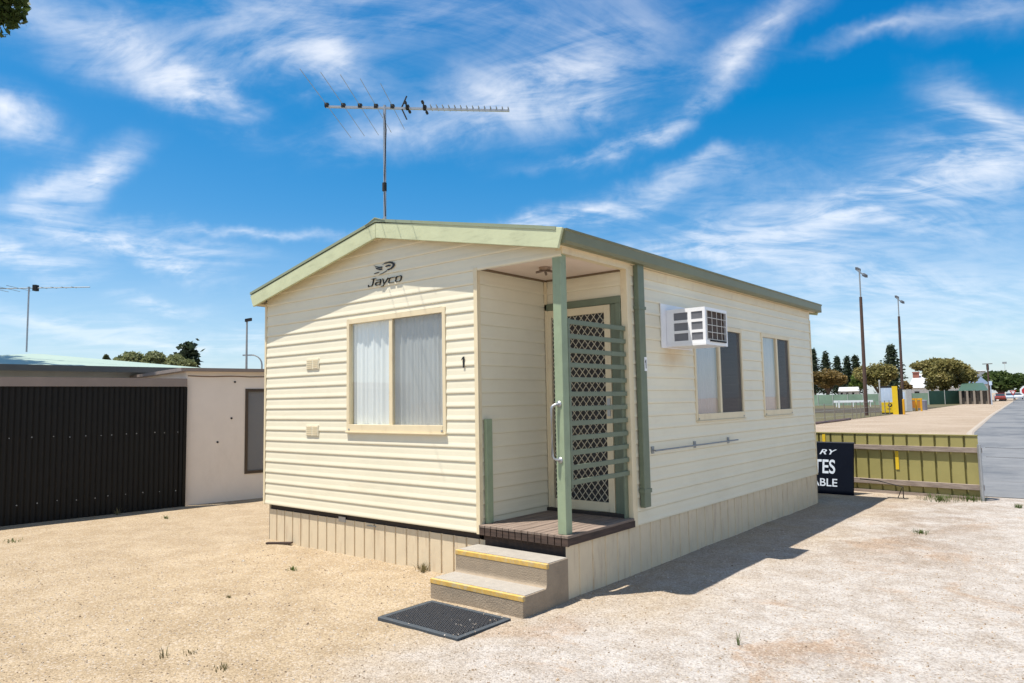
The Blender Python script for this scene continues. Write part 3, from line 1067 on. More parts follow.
# windows: sliding sashes, sheer curtains
def window(rect, o, u, n, lit, mull, cur_mat, gmat, scr):
    o, u, n = Vector(o), Vector(u), Vector(n)
    Z = Vector((0, 0, 1))
    u0, u1, z0, z1 = rect

    def P(a, z, d):
        return o + u * a + Z * z + n * d

    def slab(mb, a0, a1, b0, b1, d0, d1):
        mb.obox(P(a0, b0, d0), u * (a1 - a0), Z * (b1 - b0), n * (d1 - d0))
    fw = 0.042
    mb = MB()
    slab(mb, u0, u0 + fw, z0, z1, -0.05, 0.014)
    slab(mb, u1 - fw, u1, z0, z1, -0.05, 0.014)
    slab(mb, u0 + fw, u1 - fw, z1 - 0.052, z1, -0.05, 0.014)
    slab(mb, u0 + fw, u1 - fw, z0, z0 + 0.075, -0.05, 0.018)
    m_ = u0 + (u1 - u0) * mull
    slab(mb, m_ - 0.025, m_ + 0.025, z0 + 0.075, z1 - 0.052, -0.03, 0.008)
    fr = mb.build('window', trim, cabin, bevel=0.002)
    mb = MB()
    slab(mb, u0 - 0.004, u1 + 0.004, z0 - 0.014, z0 - 0.001, -0.01, 0.032)
    mb.build('sill', trim, fr, bevel=0.002)
    for a0, a1, d in ((u0 + fw, m_ - 0.025, -0.010), (m_ + 0.025, u1 - fw, -0.014)):
        MB().quad(P(a0, z0 + 0.075, d), P(a1, z0 + 0.075, d), P(a1, z1 - 0.052, d), P(a0, z1 - 0.052, d)).build('pane', gmat, fr, fixn=False)
    MB().quad(P(m_ + 0.025, z0 + 0.075, -0.004), P(u1 - fw, z0 + 0.075, -0.004), P(u1 - fw, z1 - 0.052, -0.004), P(m_ + 0.025, z1 - 0.052, -0.004)).build('insect_screen', scr, fr, fixn=False)
    for a in (u0 + 0.05, u1 - 0.05):
        mb = MB()
        slab(mb, a - 0.012, a + 0.012, z0 + 0.012, z0 + 0.030, 0.0185, 0.021)
        mb.build('weep_cap', dull_steel, fr)
    for (c0, c1) in lit:
        mb = MB()
        n_ = int((c1 - c0) / 0.006)
        ph = random.random() * 6
        cols = []
        for k in range(n_ + 1):
            a = c0 + (c1 - c0) * k / n_
            d = -0.050 + 0.018 * (0.6 + 0.4 * math.sin(a * 5.1 + ph)) * math.sin(a * 46 + ph + 3.4 * math.sin(a * 6.3 + ph)) + 0.006 * math.sin(a * 113 + ph * 2 + 2.0 * math.sin(a * 17))
            cols.append((a, d))
        for (a, d), (b_, e) in zip(cols, cols[1:]):
            mb.quad(P(a, z0 - 0.05, d), P(b_, z0 - 0.05, e), P(b_, z1 - 0.02, e * 0.6 - 0.022), P(a, z1 - 0.02, d * 0.6 - 0.022))
        mb.build('curtain', cur_mat, fr, smooth=True, fixn=False)
    return fr


window(FW, (0, 0, 0), (1, 0, 0), (0, -1, 0), [(FW[0] - 0.02, FW[1] + 0.02)], 0.474, curtain_m, glass_m, fly)
window(W1, (0, 0, 0), (0, 1, 0), (1, 0, 0), [(W1[0] - 0.02, W1[0] + 0.74)], 0.50, curtain_d, glass_s, fly_s)
window(W2, (0, 0, 0), (0, 1, 0), (1, 0, 0), [(W2[0] - 0.02, W2[0] + 0.60)], 0.53, curtain_d, glass_s, fly_s)

# door: green jamb, cream security door with diamond grille
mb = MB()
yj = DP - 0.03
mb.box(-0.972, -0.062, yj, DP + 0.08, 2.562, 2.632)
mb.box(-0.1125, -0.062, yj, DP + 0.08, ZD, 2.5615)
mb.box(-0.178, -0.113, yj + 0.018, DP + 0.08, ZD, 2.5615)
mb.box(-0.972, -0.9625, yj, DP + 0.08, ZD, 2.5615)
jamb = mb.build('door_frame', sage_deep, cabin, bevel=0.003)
yd0, yd1 = DP - 0.022, DP + 0.012
D0, D1, DZ0, DZ1 = -0.9615, -0.182, ZD + 0.035, 2.558
mb = MB()
mb.box(D0, D0 + 0.07, yd0, yd1, DZ0, DZ1).box(D1 - 0.065, D1, yd0, yd1, DZ0, DZ1)
mb.box(D0 + 0.07, D1 - 0.065, yd0, yd1, DZ1 - 0.075, DZ1).box(D0 + 0.07, D1 - 0.065, yd0, yd1, DZ0, DZ0 + 0.09)
door = mb.build('door', trim, cabin, bevel=0.003)
door['label'] = 'cream security door with white diamond grille'
mb = MB()
a0, a1, b0, b1 = D0 + 0.07, D1 - 0.065, DZ0 + 0.09, DZ1 - 0.075
sl = 1.22
for sg in (1, -1):
    k = -60
    while k < 60:
        c0 = k * 0.074
        k += 1
        # line: z = b0 + sl*sg*(x - (a0 + c0))
        pts = []
        for x in (a0, a1):
            z = b0 + sl * sg * (x - a0 - c0)
            if b0 <= z <= b1:
                pts.append((x, z))
        for z in (b0, b1):
            x = a0 + c0 + (z - b0) / (sl * sg)
            if a0 < x < a1:
                pts.append((x, z))
        if len(pts) >= 2:
            p, q = pts[0], pts[1]
            y = (yd0 + 0.006) if sg > 0 else (yd0 + 0.012)
            if (Vector(p) - Vector(q)).length > 0.02:
                mb.bar((p[0], y, p[1]), (q[0], y, q[1]), 0.005, 0.0066, up=(0, 1, 0))
mb.build('grille', grille_m, door)
MB().quad((a0, yd0 + 0.022, b0), (a1, yd0 + 0.022, b0), (a1, yd0 + 0.022, b1), (a0, yd0 + 0.022, b1)).build('insect_screen', fly_door, door, fixn=False)
mb = MB()
mb.box(D1 - 0.052, D1 - 0.018, yd0 - 0.008, yd0 - 0.0005, 1.47, 1.64).tube([(D1 - 0.035, yd0 - 0.008, 1.56), (D1 - 0.035, yd0 - 0.04, 1.56), (D1 - 0.12, yd0 - 0.045, 1.555)], 0.008, 8)
mb.build('handle', galv, door)
MB().box(-0.98, -0.06, DP + 0.10, DP + 0.12, ZD, 2.6).build('inner_door', paint('inner_door_brown', (0.10, 0.075, 0.055), rough=0.6), cabin)
MB().box(-0.975, -0.06, yj - 0.02, DP + 0.08, ZD - 0.002, ZD + 0.032).build('door_threshold', bearer, cabin, bevel=0.003)

# maker's emblem and lettering on the gable
def em(pts):
    return [(-2.46 + x * 0.345, -0.0125, 2.990 + z * 0.122) for x, z in pts]


mb = MB()
T = (0, -0.003, 0)
mb.prism(em([(0, .98), (.16, .80), (.30, .72), (.42, .70), (.41, .58), (.24, .64), (.10, .80)]), T)
mb.prism(em([(.09, .74), (.24, .60), (.40, .53), (.42, .40), (.30, .42), (.16, .55)]), T)
mb.prism(em([(.04, .22), (.14, .26), (.28, .27), (.26, .20), (.12, .17), (.04, .16)]), T)
mb.prism(em([(.40, .84), (.55, .97), (.74, 1.0), (.90, .93), (1.0, .72), (.98, .50), (.86, .34), (.70, .26), (.62, .28), (.66, .36), (.80, .42), (.89, .55), (.90, .70), (.82, .84), (.68, .90), (.55, .88)]), T)
mb.prism(em([(.55, .62), (.62, .72), (.74, .74), (.82, .66), (.76, .58), (.68, .62), (.62, .58)]), T)
mb.prism(em([(.30, .02), (.46, .07), (.62, .20), (.64, .28), (.54, .20), (.42, .11), (.30, .07)]), T)
emb = mb.build('emblem', black_ink, cabin)
mb = MB()
for k, strokes in enumerate((
        [[(-.12, .22), (-.05, .0), (.62, .0), (.74, .2), (.74, 1.32)], [(.30, 1.32), (1.12, 1.32)]],
        [[(.05, .95), (.85, .95), (.95, .8), (.95, 0), (.15, 0), (.02, .15), (.02, .40), (.15, .52), (.95, .52)]],
        [[(0, .95), (.40, .05)], [(1, .95), (.34, -.36), (-.05, -.38)]],
        [[(1, .93), (.15, .93), (0, .75), (0, .2), (.15, 0), (1, 0)]],
        [[(.15, 0), (.85, 0), (1, .2), (1, .75), (.85, .95), (.15, .95), (0, .75), (0, .2), (.15, 0)]])):
    for st in strokes:
        q = [Vector((-2.535 + k * 0.107 + x * 0.080 + 0.30 * (y * 0.056), -0.0125, 2.886 + y * 0.056)) for x, y in st]
        for a, c in zip(q, q[1:]):
            d_ = (c - a).normalized() * 0.006
            mb.bar(a - d_, c + d_, 0.003, 0.0175, up=(0, 1, 0))
mb.build('lettering', black_ink, cabin)

# ------------------------------------------------------------------ air conditioner
ac = thing('air_conditioner', 'white boxy window air conditioner jutting from the side wall', 'air conditioner', (0.0, 2.09, 2.165))
AX = 0.45
mb = MB()
y0, y1, z0, z1 = ACY[0], ACY[1], ACZ[0], ACZ[1]
mb.box(0.02, AX, y0 + 0.012, y1, z1 - 0.012, z1)
mb.box(0.02, AX, y0 + 0.012, y1, z0, z0 + 0.012)
mb.box(0.02, AX - 0.012, y1 - 0.012, y1, z0 + 0.012, z1 - 0.012)
# pierced near side
cols = [(0.105, 0.262), (0.300, 0.422)]
rows = [(2.215, 2.292), (2.320, 2.400), (2.428, 2.505)]
xs = [0.02, 0.105, 0.262, 0.300, 0.422, AX]
zs = [z0, 2.215, 2.292, 2.320, 2.400, 2.428, 2.505, z1]
for i in range(5):
    for j in range(7):
        if i in (1, 3) and j in (1, 3, 5):
            continue
        mb.box(xs[i], xs[i + 1], y0, y0 + 0.012, zs[j], zs[j + 1])
# open outer face rim
mb.box(AX - 0.012, AX, y0 + 0.012, y0 + 0.035, z0 + 0.012, z1 - 0.012)
mb.box(AX - 0.012, AX, y1 - 0.03, y1, z0 + 0.012, z1 - 0.012)
mb.box(AX - 0.012, AX, y0 + 0.035, y1 - 0.03, z0 + 0.012, z0 + 0.05)
mb.box(AX - 0.012, AX, y0 + 0.035, y1 - 0.03, z1 - 0.03, z1 - 0.012)
mb.build('casing', white_p, ac, fixn=True)
MB().box(0.022, AX + 0.004, y0 - 0.006, y0 - 0.0005, z0 - 0.004, z0 + 0.022).build('base_lip', white_p, ac)
fin = paint('grey_fins', (0.24, 0.245, 0.27), rough=0.5)
mb = MB()
for (cx0, cx1) in cols:
    for (r0, r1) in rows:
        n = int((cx1 - cx0) / 0.011)
        for k in range(n):
            x = cx0 + (k + 0.5) * (cx1 - cx0) / n
            mb.box(x - 0.003, x + 0.003, y0 + 0.006, y0 + 0.010, r0, r1)
        mb.box(cx0, cx1, y0 + 0.014, y0 + 0.018, r0, r1)
mb.build('louvre', fin, ac)
MB().box(AX - 0.05, AX - 0.03, y0 + 0.03, y1 - 0.02, z0 + 0.04, z1 - 0.02).build('coil', paint('dark_coil', (0.075, 0.045, 0.03), rough=0.6), ac)
mb = MB()
for k in range(5):
    y = y0 + 0.04 + k * (y1 - y0 - 0.075) / 4
    mb.box(AX + 0.001, AX + 0.005, y - 0.003, y + 0.003, z0 + 0.05, z1 - 0.03)
for k in range(5):
    z = z0 + 0.055 + k * (z1 - z0 - 0.09) / 4
    mb.box(AX + 0.0055, AX + 0.0095, y0 + 0.035, y1 - 0.03, z - 0.003, z + 0.003)
mb.build('wire_guard', paint('cream_wire', (0.62, 0.60, 0.54), rough=0.4), ac)
MB().box(AX - 0.004, AX + 0.014, y0 + 0.10, y1 - 0.06, z0 + 0.034, z0 + 0.05).build('drip_bar', dark_p, ac)
mb = MB()
mb.box(0.008, 0.02, 1.712, 2.42, z1 + 0.001, 2.610).box(0.008, 0.02, 1.712, 2.40, 2.150, z0 - 0.001).box(0.008, 0.02, 1.712, y0 - 0.001, z0 - 0.001, z1 + 0.001).box(0.008, 0.02, y1 + 0.001, 2.42, z0 - 0.001, z1 + 0.001)
mb.build('mounting_flange', white_p, ac, bevel=0.002)

# ------------------------------------------------------------------ rooftop aerial
def yagi(name, label, mast_foot, mast_top, bdir, scale=1.0, big=True):
    mast_foot, mast_top = Vector(mast_foot), Vector(mast_top)
    r = thing(name, label, 'tv aerial', mast_foot)
    mb = MB()
    mb.tube([mast_foot, mast_top + Vector((0, 0, 0.03))], 0.016 * scale, 8)
    if big:
        mb.tube([mast_foot - Vector((0.05, 0, 0)), mast_foot + Vector((0, 0, 0.02))], 0.03, 8)
    mb.build('mast', galv, r)
    u = Vector(bdir).normalized()
    w = Vector((0.60, -0.80, 0)) if big else Vector((u.y, -u.x, 0))
    mid = mast_top
    if big:
        MB().obox(mid - u * 0.615 - w * 0.011 - Vector((0, 0, 0.011)), u * 1.965, w * 0.022, (0, 0, 0.022)).build('boom', galv, r)
        for k, (s, h) in enumerate(((-0.61, 0.86), (-0.435, 0.80), (-0.26, 0.76), (-0.09, 0.68), (0.085, 0.58))):
            c = mid + u * s + Vector((0, 0, 0.018))
            MB().tube([c - w * h * 1.12, c + w * h * 0.98], 0.0032, 6).build('element', dull_steel, r)
            MB().obox(c - u * 0.020 - w * 0.02 - Vector((0, 0, 0.024)), u * 0.040, w * 0.04, (0, 0, 0.044)).build('insulator', dark_p, r)
        for s, h in ((0.245, 0.14), (0.43, 0.16)):
            c = mid + u * s + Vector((0, 0, 0.015))
            e = MB().tube([c - w * h, c + w * h], 0.008, 6)
            for q in (-h, h):
                e.tube([c + w * q * 0.75, c + w * q], 0.016, 8)
            e.build('dipole', dark_p, r)
            MB().obox(c - u * 0.018 - w * 0.025 - Vector((0, 0, 0.026)), u * 0.036, w * 0.05, (0, 0, 0.046)).build('insulator', dark_p, r)
        c = mid + u * 0.18
        mb = MB()
        for sg in (1, -1):
            mb.tube([c + Vector((0, 0, 0.005)), c + w * 0.02 + u * 0.06 + Vector((0, 0, 0.13 * sg))], 0.008, 6)
        mb.build('reflector', dark_p, r)
        for k in range(14):
            c = mid + u * (0.50 + k * 0.0645) + Vector((0, 0, 0.016))
            h = 0.085 - k * 0.0015
            mb = MB().tube([c - w * h, c + w * h], 0.0055, 6)
            mb.tube([c - Vector((0, 0, 0.016)), c + Vector((0, 0, 0.014))], 0.008, 6)
            mb.build('director', dull_steel, r)
        mb = MB()
        f = mast_top
        mb.tube([f + Vector((0.0, -0.01, -0.05)), f + Vector((0.035, -0.01, -0.25)), f + Vector((0.02, -0.02, -0.75)), f + Vector((0.02, -0.02, -1.0)), mast_foot + Vector((0.03, -0.02, 0.05))], 0.006, 5)
        mb.tube([mast_foot + Vector((0, -0.005, 0.33)), mast_foot + Vector((0, -0.005, 0.42))], 0.024, 8)
        mb.build('cable', dark_p, r)
    else:
        MB().tube([mid - u * 0.60, mid + u * 1.22], 0.010, 6).build('boom', dull_steel, r)
        for k, s in enumerate((-0.7, -0.45, -0.2, 0.05, 0.3, 0.5, 0.7, 0.9)):
            h = (0.42, 0.4, 0.36, 0.12, 0.1, 0.1, 0.09, 0.09)[k]
            c = mid + u * s
            MB().tube([c - w * h, c + w * h], 0.005, 5).build('element', dull_steel, r)
        MB().obox(mid + u * 0.1 - w * 0.05 - Vector((0, 0, 0.06)), u * 0.07, w * 0.1, (0, 0, 0.12)).build('dipole', dark_p, r)
    return r


yagi('tv_aerial', 'long grey TV aerial on a mast at the cabin roof ridge', (-2.284, 0.0, 3.555), (-2.284, 0.0, 4.80), (1.387, 1.393, 0))

# ------------------------------------------------------------------ concrete steps and mat
steps = thing('concrete_steps', 'two grey concrete steps with yellow painted edges below porch', 'steps', (-0.48, -0.33, 0))
SX0, SX1 = -0.975, 0.022
prof = [(-0.635, -0.02), (-0.635, 0.158), (-0.362, 0.160), (-0.345, 0.164), (-0.334, 0.176), (-0.330, 0.195), (-0.330, 0.342), (-0.038, 0.345), (-0.038, -0.02)]
mb = MB()
mb.prism([(SX0, y, z) for y, z in prof], (SX1 - SX0, 0, 0))
mb.build('step_block', conc, steps, bevel=0.006)
for (ya, yb, z, nm) in ((-0.605, -0.350, 0.1605, 'tread'), (-0.300, -0.045, 0.3455, 'tread')):
    MB().box(SX0 + 0.008, SX1 - 0.008, ya, yb, z - 0.01, z + 0.003).build(nm, tread_m, steps)
for y, z in ((-0.635, 0.158), (-0.330, 0.342)):
    mb = MB()
    mb.box(SX0 - 0.001, SX1 + 0.001, y - 0.003, y + 0.030, z - 0.036, z + 0.0035)
    mb.build('yellow_edge', yellow_p, steps, bevel=0.004)

mat = thing('door_mat', 'black perforated rubber mat lying before the concrete steps', 'door mat', (-0.44, -1.01, 0.0))
mx0, mx1, my0, my1 = -0.862, -0.022, -1.298, -0.725
MB().box(mx0 + 0.01, mx1 - 0.01, my0 + 0.01, my1 - 0.01, -0.01, 0.011).build('backing', rubber, mat)
mb = MB()
b = 0.042
mb.box(mx0, mx1, my0, my0 + b, -0.01, 0.02).box(mx0, mx1, my1 - b, my1, -0.01, 0.02).box(mx0, mx0 + b, my0 + b, my1 - b, -0.01, 0.02).box(mx1 - b, mx1, my0 + b, my1 - b, -0.01, 0.02)
mb.build('border', rubber_edge, mat, bevel=0.004)
mb = MB()
p = 0.030
rn = 0
y = my0 + b + 0.014
while y < my1 - b - 0.01:
    x = mx0 + b + 0.012 + (p / 2 if rn % 2 else 0)
    while x < mx1 - b - 0.008:
        n = 6
        i = len(mb.v)
        for r_, z_ in ((0.0145, 0.0112), (0.0125, 0.023), (0.0075, 0.023), (0.007, 0.0115)):
            mb.v += [Vector((x + r_ * math.cos(k * PI / 3), y + r_ * math.sin(k * PI / 3), z_)) for k in range(n)]
        for ring in range(3):
            for k in range(n):
                a, c = i + ring * n + k, i + ring * n + (k + 1) % n
                mb.f.append((a, c, c + n, a + n))
        x += p
    y += p * 0.87
    rn += 1
mb.build('rings', rubber_top, mat, fixn=False)

# ------------------------------------------------------------------ left: black fence and the low cream shed
blackc = paint('black_corrugated', (0.0045, 0.0040, 0.0036), rough=0.5, var=0.3, scale=4, dirt=(0.014, 0.009, 0.006), dscale=(3, 3, 1.2), damt=0.5, spec=0.25)
taupe = paint('taupe_capping', (0.23, 0.185, 0.16), rough=0.5, var=0.1)
shedw = paint('cream_render', (0.74, 0.655, 0.57), rough=0.8, var=0.05, scale=2, dirt=(0.52, 0.44, 0.36), dscale=(2, 2, 1), damt=0.35)
FA, FB = Vector((-8.605, -1.64, 0)), Vector((-8.335, 0.86, 0))
fu = (FB - FA).normalized()
fn = Vector((fu.y, -fu.x, 0))
FA = FA - fu * 5.0
fl = (FB - FA).length
bf = thing('corrugated_fence', 'tall black corrugated steel fence with taupe capping', 'fence', tuple(FB))
mb = MB()
n = int(fl / 0.0127)
pts = []
for k in range(n + 1):
    s = fl * k / n
    pts.append(FA + fu * s + fn * (0.010 * math.sin(s * 2 * PI / 0.076)))
for a, c in zip(pts, pts[1:]):
    mb.quad(a + Vector((0, 0, -0.02)), c + Vector((0, 0, -0.02)), c + Vector((0, 0, 1.99)), a + Vector((0, 0, 1.99)))
mb.build('panel', blackc, bf, smooth=True, fixn=False)
MB().obox(FA + fn * 0.035 + Vector((0, 0, 1.968)), fu * fl, -fn * 0.10, (0, 0, 0.135)).build('capping', taupe, bf)
MB().obox(FB - fu * 0.045 + fn * 0.014 - Vector((0, 0, 0.02)), fu * 0.05, fn * 0.02, (0, 0, 1.985)).build('end_post', blackc, bf)
mb = MB()
for zr, st in ((1.22, 0.21), (0.28, 0.25)):
    s = 0.12
    while s < fl - 0.1:
        c = FA + fu * s + fn * 0.014 + Vector((0, 0, zr + random.uniform(-.012, .012)))
        MB().tube([c - fn * 0.004, c + fn * 0.006], random.uniform(0.006, 0.010), 6).build('screw', dull_steel, bf)
        s += st * random.choice((1, 1, 1, 1.3, 0.7))

SA = Vector((-8.385, 0.885, 0))
su = Vector((0.30, 1.185, 0)).normalized()
su = (su * 0.5 + fu * 0.5).normalized()
sn = Vector((su.y, -su.x, 0))
shed = thing('shed', 'low cream shed with flat roof beside the black fence', 'shed', tuple(SA))
SLEN, SDEP, SH = 5.2, 3.6, 2.225
w0, w1, wz0, wz1 = 0.985, 1.95, 0.445, 1.93
mb = MB()
Zv = Vector((0, 0, 1))
for a0_, a1_, zz0, zz1 in ((0, w0, -0.02, SH), (w1, SLEN, -0.02, SH), (w0, w1, -0.02, wz0), (w0, w1, wz1, SH)):
    mb.obox(SA + su * a0_ + Zv * zz0, su * (a1_ - a0_), -sn * 0.09, Zv * (zz1 - zz0))
mb.build('front_wall', shedw, shed)
MB().obox(SA - sn * 0.0905 - Zv * 0.02, su * 0.09, -sn * SDEP, Zv * (SH + 0.02)).obox(SA + su * (SLEN - 0.09) - sn * 0.0905 - Zv * 0.02, su * 0.09, -sn * SDEP, Zv * (SH + 0.02)).obox(SA - sn * SDEP - Zv * 0.02 + su * 0.0905, su * (SLEN - 0.182), -sn * 0.09, Zv * (SH + 0.02)).build('wall', shedw, shed)
MB().obox(SA - su * 0.12 + sn * 0.12 + Zv * (SH + 0.001), su * (SLEN + 0.24), -sn * (SDEP + 0.3), Zv * 0.055).build('roof', taupe, shed)
mb = MB()
for k in range(24):
    a = SA + su * (0.02 + k * 0.21) + sn * 0.006 + Zv * (SH - 0.075 - 0.012 * math.sin(k * 0.9) ** 2)
    c = SA + su * (0.02 + (k + 1) * 0.21) + sn * 0.006 + Zv * (SH - 0.075 - 0.012 * math.sin((k + 1) * 0.9) ** 2)
    mb.tube([a, c], 0.008, 5)
mb.build('cable', paint('brown_cable', (0.16, 0.08, 0.03)), shed)
brown = paint('brown_window_frame', (0.055, 0.035, 0.022), rough=0.45)
mb = MB()
for a0_, a1_, zz0, zz1 in ((w0, w0 + 0.05, wz0, wz1), (w1 - 0.05, w1, wz0, wz1), (w0 + 0.05, w1 - 0.05, wz0, wz0 + 0.05), (w0 + 0.05, w1 - 0.05, wz1 - 0.05, wz1)):
    mb.obox(SA + su * a0_ + Zv * zz0 + sn * 0.015, su * (a1_ - a0_), -sn * 0.08, Zv * (zz1 - zz0))
win = mb.build('window', brown, shed)
a0_, a1_ = w0 + 0.05, w1 - 0.05
MB().quad(SA + su * a0_ + Zv * (wz0 + .05) - sn * 0.03, SA + su * a1_ + Zv * (wz0 + .05) - sn * 0.03, SA + su * a1_ + Zv * (wz1 - .05) - sn * 0.03, SA + su * a0_ + Zv * (wz1 - .05) - sn * 0.03).build('pane', glass_m, win, fixn=False)
MB().quad(SA + su * a0_ + Zv * (wz0 + .05) - sn * 0.01, SA + su * a1_ + Zv * (wz0 + .05) - sn * 0.01, SA + su * a1_ + Zv * (wz1 - .05) - sn * 0.01, SA + su * a0_ + Zv * (wz1 - .05) - sn * 0.01).build('insect_screen', screen_mat('shed_screen', (0.20, 0.20, 0.20), 0.72), win, fixn=False)
mb = MB()
for k in range(60):
    a = a0_ + (a1_ - a0_) * k / 60
    c = a0_ + (a1_ - a0_) * (k + 1) / 60
    da, dc = 0.07 + 0.012 * math.sin(a * 70), 0.07 + 0.012 * math.sin(c * 70)
    mb.quad(SA + su * a + Zv * wz0 - sn * da, SA + su * c + Zv * wz0 - sn * dc, SA + su * c + Zv * wz1 - sn * dc, SA + su * a + Zv * wz1 - sn * da)
mb.build('curtain', curtain_d, win, smooth=True, fixn=False)
mb = MB()
for a, z in ((0.80, 2.05), (0.52, 1.02), (0.75, 1.42)):
    c = SA + su * a + Zv * z
    MB().tube([c + sn * 0.0005, c + sn * 0.012], 0.018, 8).build('fixing', dark_p, shed)

# the house behind the shed
hb = thing('house', 'long low house with pale green roof behind black fence', 'house', tuple(at(100, 365, 17)[:2]) + (0,))
HA = at(-130, 364, 15.2)
HB = at(208, 369, 16.6)
HA.z = HB.z = 0
hu = (HB - HA).normalized()
hn = Vector((hu.y, -hu.x, 0))
HL = (HB - HA).length
EZ, RZ = 2.44, 2.86
palegreen = paint('pale_green_roof', (0.31, 0.385, 0.31), rough=0.5, var=0.06, scale=0.6)
mb = MB()
A, B = HA + Zv * EZ, HB + Zv * EZ
ra, rb = HA + hu * 3 - hn * 3.4 + Zv * RZ, HB - hu * 2.2 - hn * 3.4 + Zv * RZ
C_, D_ = HA - hn * 6.8 + Zv * EZ, HB - hn * 6.8 + Zv * EZ
mb.quad(A, B, rb, ra).quad(B, D_, rb).quad(D_, C_, ra, rb).quad(C_, A, ra)
rf = mb.build('roof', palegreen, hb)
MB().obox(HA + hn * 0.02 + Zv * (EZ - 0.115), hu * HL, hn * 0.05, Zv * 0.11).build('gutter', paint('grey_brown_gutter', (0.10, 0.10, 0.09)), rf)
hw = paint('pale_blue_wall', (0.42, 0.44, 0.45), rough=0.7)
mb = MB()
mb.obox(HA + hu * 0.3 - hn * 0.5, hu * (HL - 0.6), -hn * 5.8, Zv * (EZ - 0.08))
mb.build('wall', hw, hb)
for s0, ln in ((HL - 9.6, 1.8), (HL - 6.9, 1.3)):
    f = MB().obox(HA + hu * s0 - hn * 0.49 + Zv * 1.0, hu * ln, hn * 0.03, Zv * 1.25).build('window', brown, hb)
    MB().obox(HA + hu * (s0 + .05) - hn * 0.459 + Zv * 1.05, hu * (ln - .1), hn * 0.004, Zv * 1.15).build('pane', glass_s, f)
mf = at(26.5, 352, 17.2)
mt = at(26.8, 288, 17.2)
mt.x, mt.y = mf.x, mf.y
yagi('tv_aerial', 'TV aerial on a thin mast over pale green roof', (mf.x, mf.y, mf.z), (mt.x, mt.y, mt.z), (CR.x, CR.y, 0), 1.0, big=False)


# ------------------------------------------------------------------ street lights and poles
def lamp_post(name, label, px, pyt, d, kind, group='street lights beyond the buildings'):
    p = at(px, pyt, d)
    r = thing(name, label, 'street light', (p.x, p.y, 0), group)
    if kind == 'straight':
        MB().tube([(p.x, p.y, 0), (p.x, p.y, p.z)], 0.09, 8, 0.05).build('pole', dull_steel, r)
        MB().obox((p.x - 0.05, p.y - 0.05, p.z - 0.12), (0.28, 0.24, 0.06), (0.10, -0.12, 0), (0, 0, 0.17)).build('lamp_head', dark_p, r)
        MB().obox((p.x - 0.1, p.y - 0.1, p.z * 0.42), (0.2, 0, 0), (0, 0.2, 0), (0, 0, 0.6)).build('control_box', dull_steel, r)
    else:
        q = Vector((CR.x, CR.y, 0)).normalized()
        pts = [(p.x, p.y, 0), (p.x, p.y, p.z - 0.9)]
        for k in range(1, 6):
            a = k / 5 * PI / 2
            pts.append(Vector((p.x, p.y, p.z - 0.9)) - q * 0.9 * (1 - math.cos(a)) + Vector((0, 0, 0.9 * math.sin(a))))
        MB().tube(pts, 0.08, 8, 0.05).build('pole', dull_steel, r)
        e = Vector(pts[-1])
        MB().obox(e - q * 0.75 - Vector((0.1, 0.1, 0.06)), q * 0.8, (0.2, 0.2, 0), (0, 0, 0.13)).build('lamp_head', galv, r)
    return r


lamp_post('street_light', 'straight grey light pole behind the shed roof', 247, 320, 45, 'straight')
lamp_post('street_light', 'curved-arm street light right of the straight grey light pole', 262, 355, 70, 'curved')

poleb = paint('brown_timber_pole', (0.085, 0.048, 0.035), rough=0.8, var=0.2)


flood_m = paint('dark_grey_floodlight', (0.12, 0.125, 0.135), rough=0.5)


def flood_pole(px, py_base, py_mid, py_top, label, lean):
    b0 = gnd(px, py_base)
    d = math.hypot(b0.x - CAM.x, b0.y - CAM.y)
    zm, zt = at(px, py_mid, d).z, at(px, py_top, d).z
    r = thing('floodlight_pole', label, 'light pole', (b0.x, b0.y, 0), 'floodlight poles by the field')
    q = Vector((CR.x, CR.y, 0)).normalized()
    top = b0 + Zv * zt - q * lean
    mid = b0 + Zv * zm - q * lean * zm / zt
    MB().tube([b0 - Zv * 0.1, mid], 0.15, 10, 0.11).build('pole', poleb, r)
    MB().tube([mid - Zv * 0.4, top], 0.055, 8).build('extension', dull_steel, r)
    MB().bar(top - q * 0.22, top + q * 0.34 - Zv * 0.45, 0.07, 0.07).build('crossarm', galv, r)
    for s in (-0.2, 0.32):
        c = top + q * s + Zv * (0.10 - 0.50 * (s > 0))
        MB().obox(c - q * 0.12 - Vector((0, 0, 0.1)), q * 0.24 - Zv * 0.14, (0.14, 0.18, 0), Zv * 0.22).build('floodlight', flood_m, r)
    return r


flood_pole(866.5, 415.8, 296.5, 269, 'taller dark floodlight pole standing by the wire field fence', -0.1)
flood_pole(903.5, 410.5, 316, 297, 'farther floodlight pole with grey lamps behind the yellow machine', -0.15)

# ------------------------------------------------------------------ right: olive fence, sign board
olive = paint('olive_steel', (0.30, 0.265, 0.095), rough=0.5, var=0.08, scale=3)
railw = wood('grey_fence_rail', (0.16, 0.12, 0.10), (0.34, 0.28, 0.235), axis=(3, 30, 30))
OA, OB = Vector((1.925, 8.185, 0)), Vector((-3.2, 8.73, 0))
ou = (OB - OA).normalized()
on = Vector((-ou.y, ou.x, 0))
if on.y > 0:
    on = -on
of = thing('steel_fence', 'low olive ribbed steel fence on weathered timber rails', 'fence', tuple(OA))
ol = (OB - OA).length
mb = MB()
s = 0.0
prof = []
while s < ol:
    prof += [(s, 0.0), (s + 0.168, 0.0), (s + 0.174, -0.034), (s + 0.196, -0.034), (s + 0.204, 0.0)]
    s += 0.2045
for (a, da), (c, dc) in zip(prof, prof[1:]):
    P, Q = OA + ou * a + on * da, OA + ou * c + on * dc
    mb.quad(P + Zv * 0.015, Q + Zv * 0.015, Q + Zv * 0.978, P + Zv * 0.978)
mb.build('panel', olive, of, fixn=False)
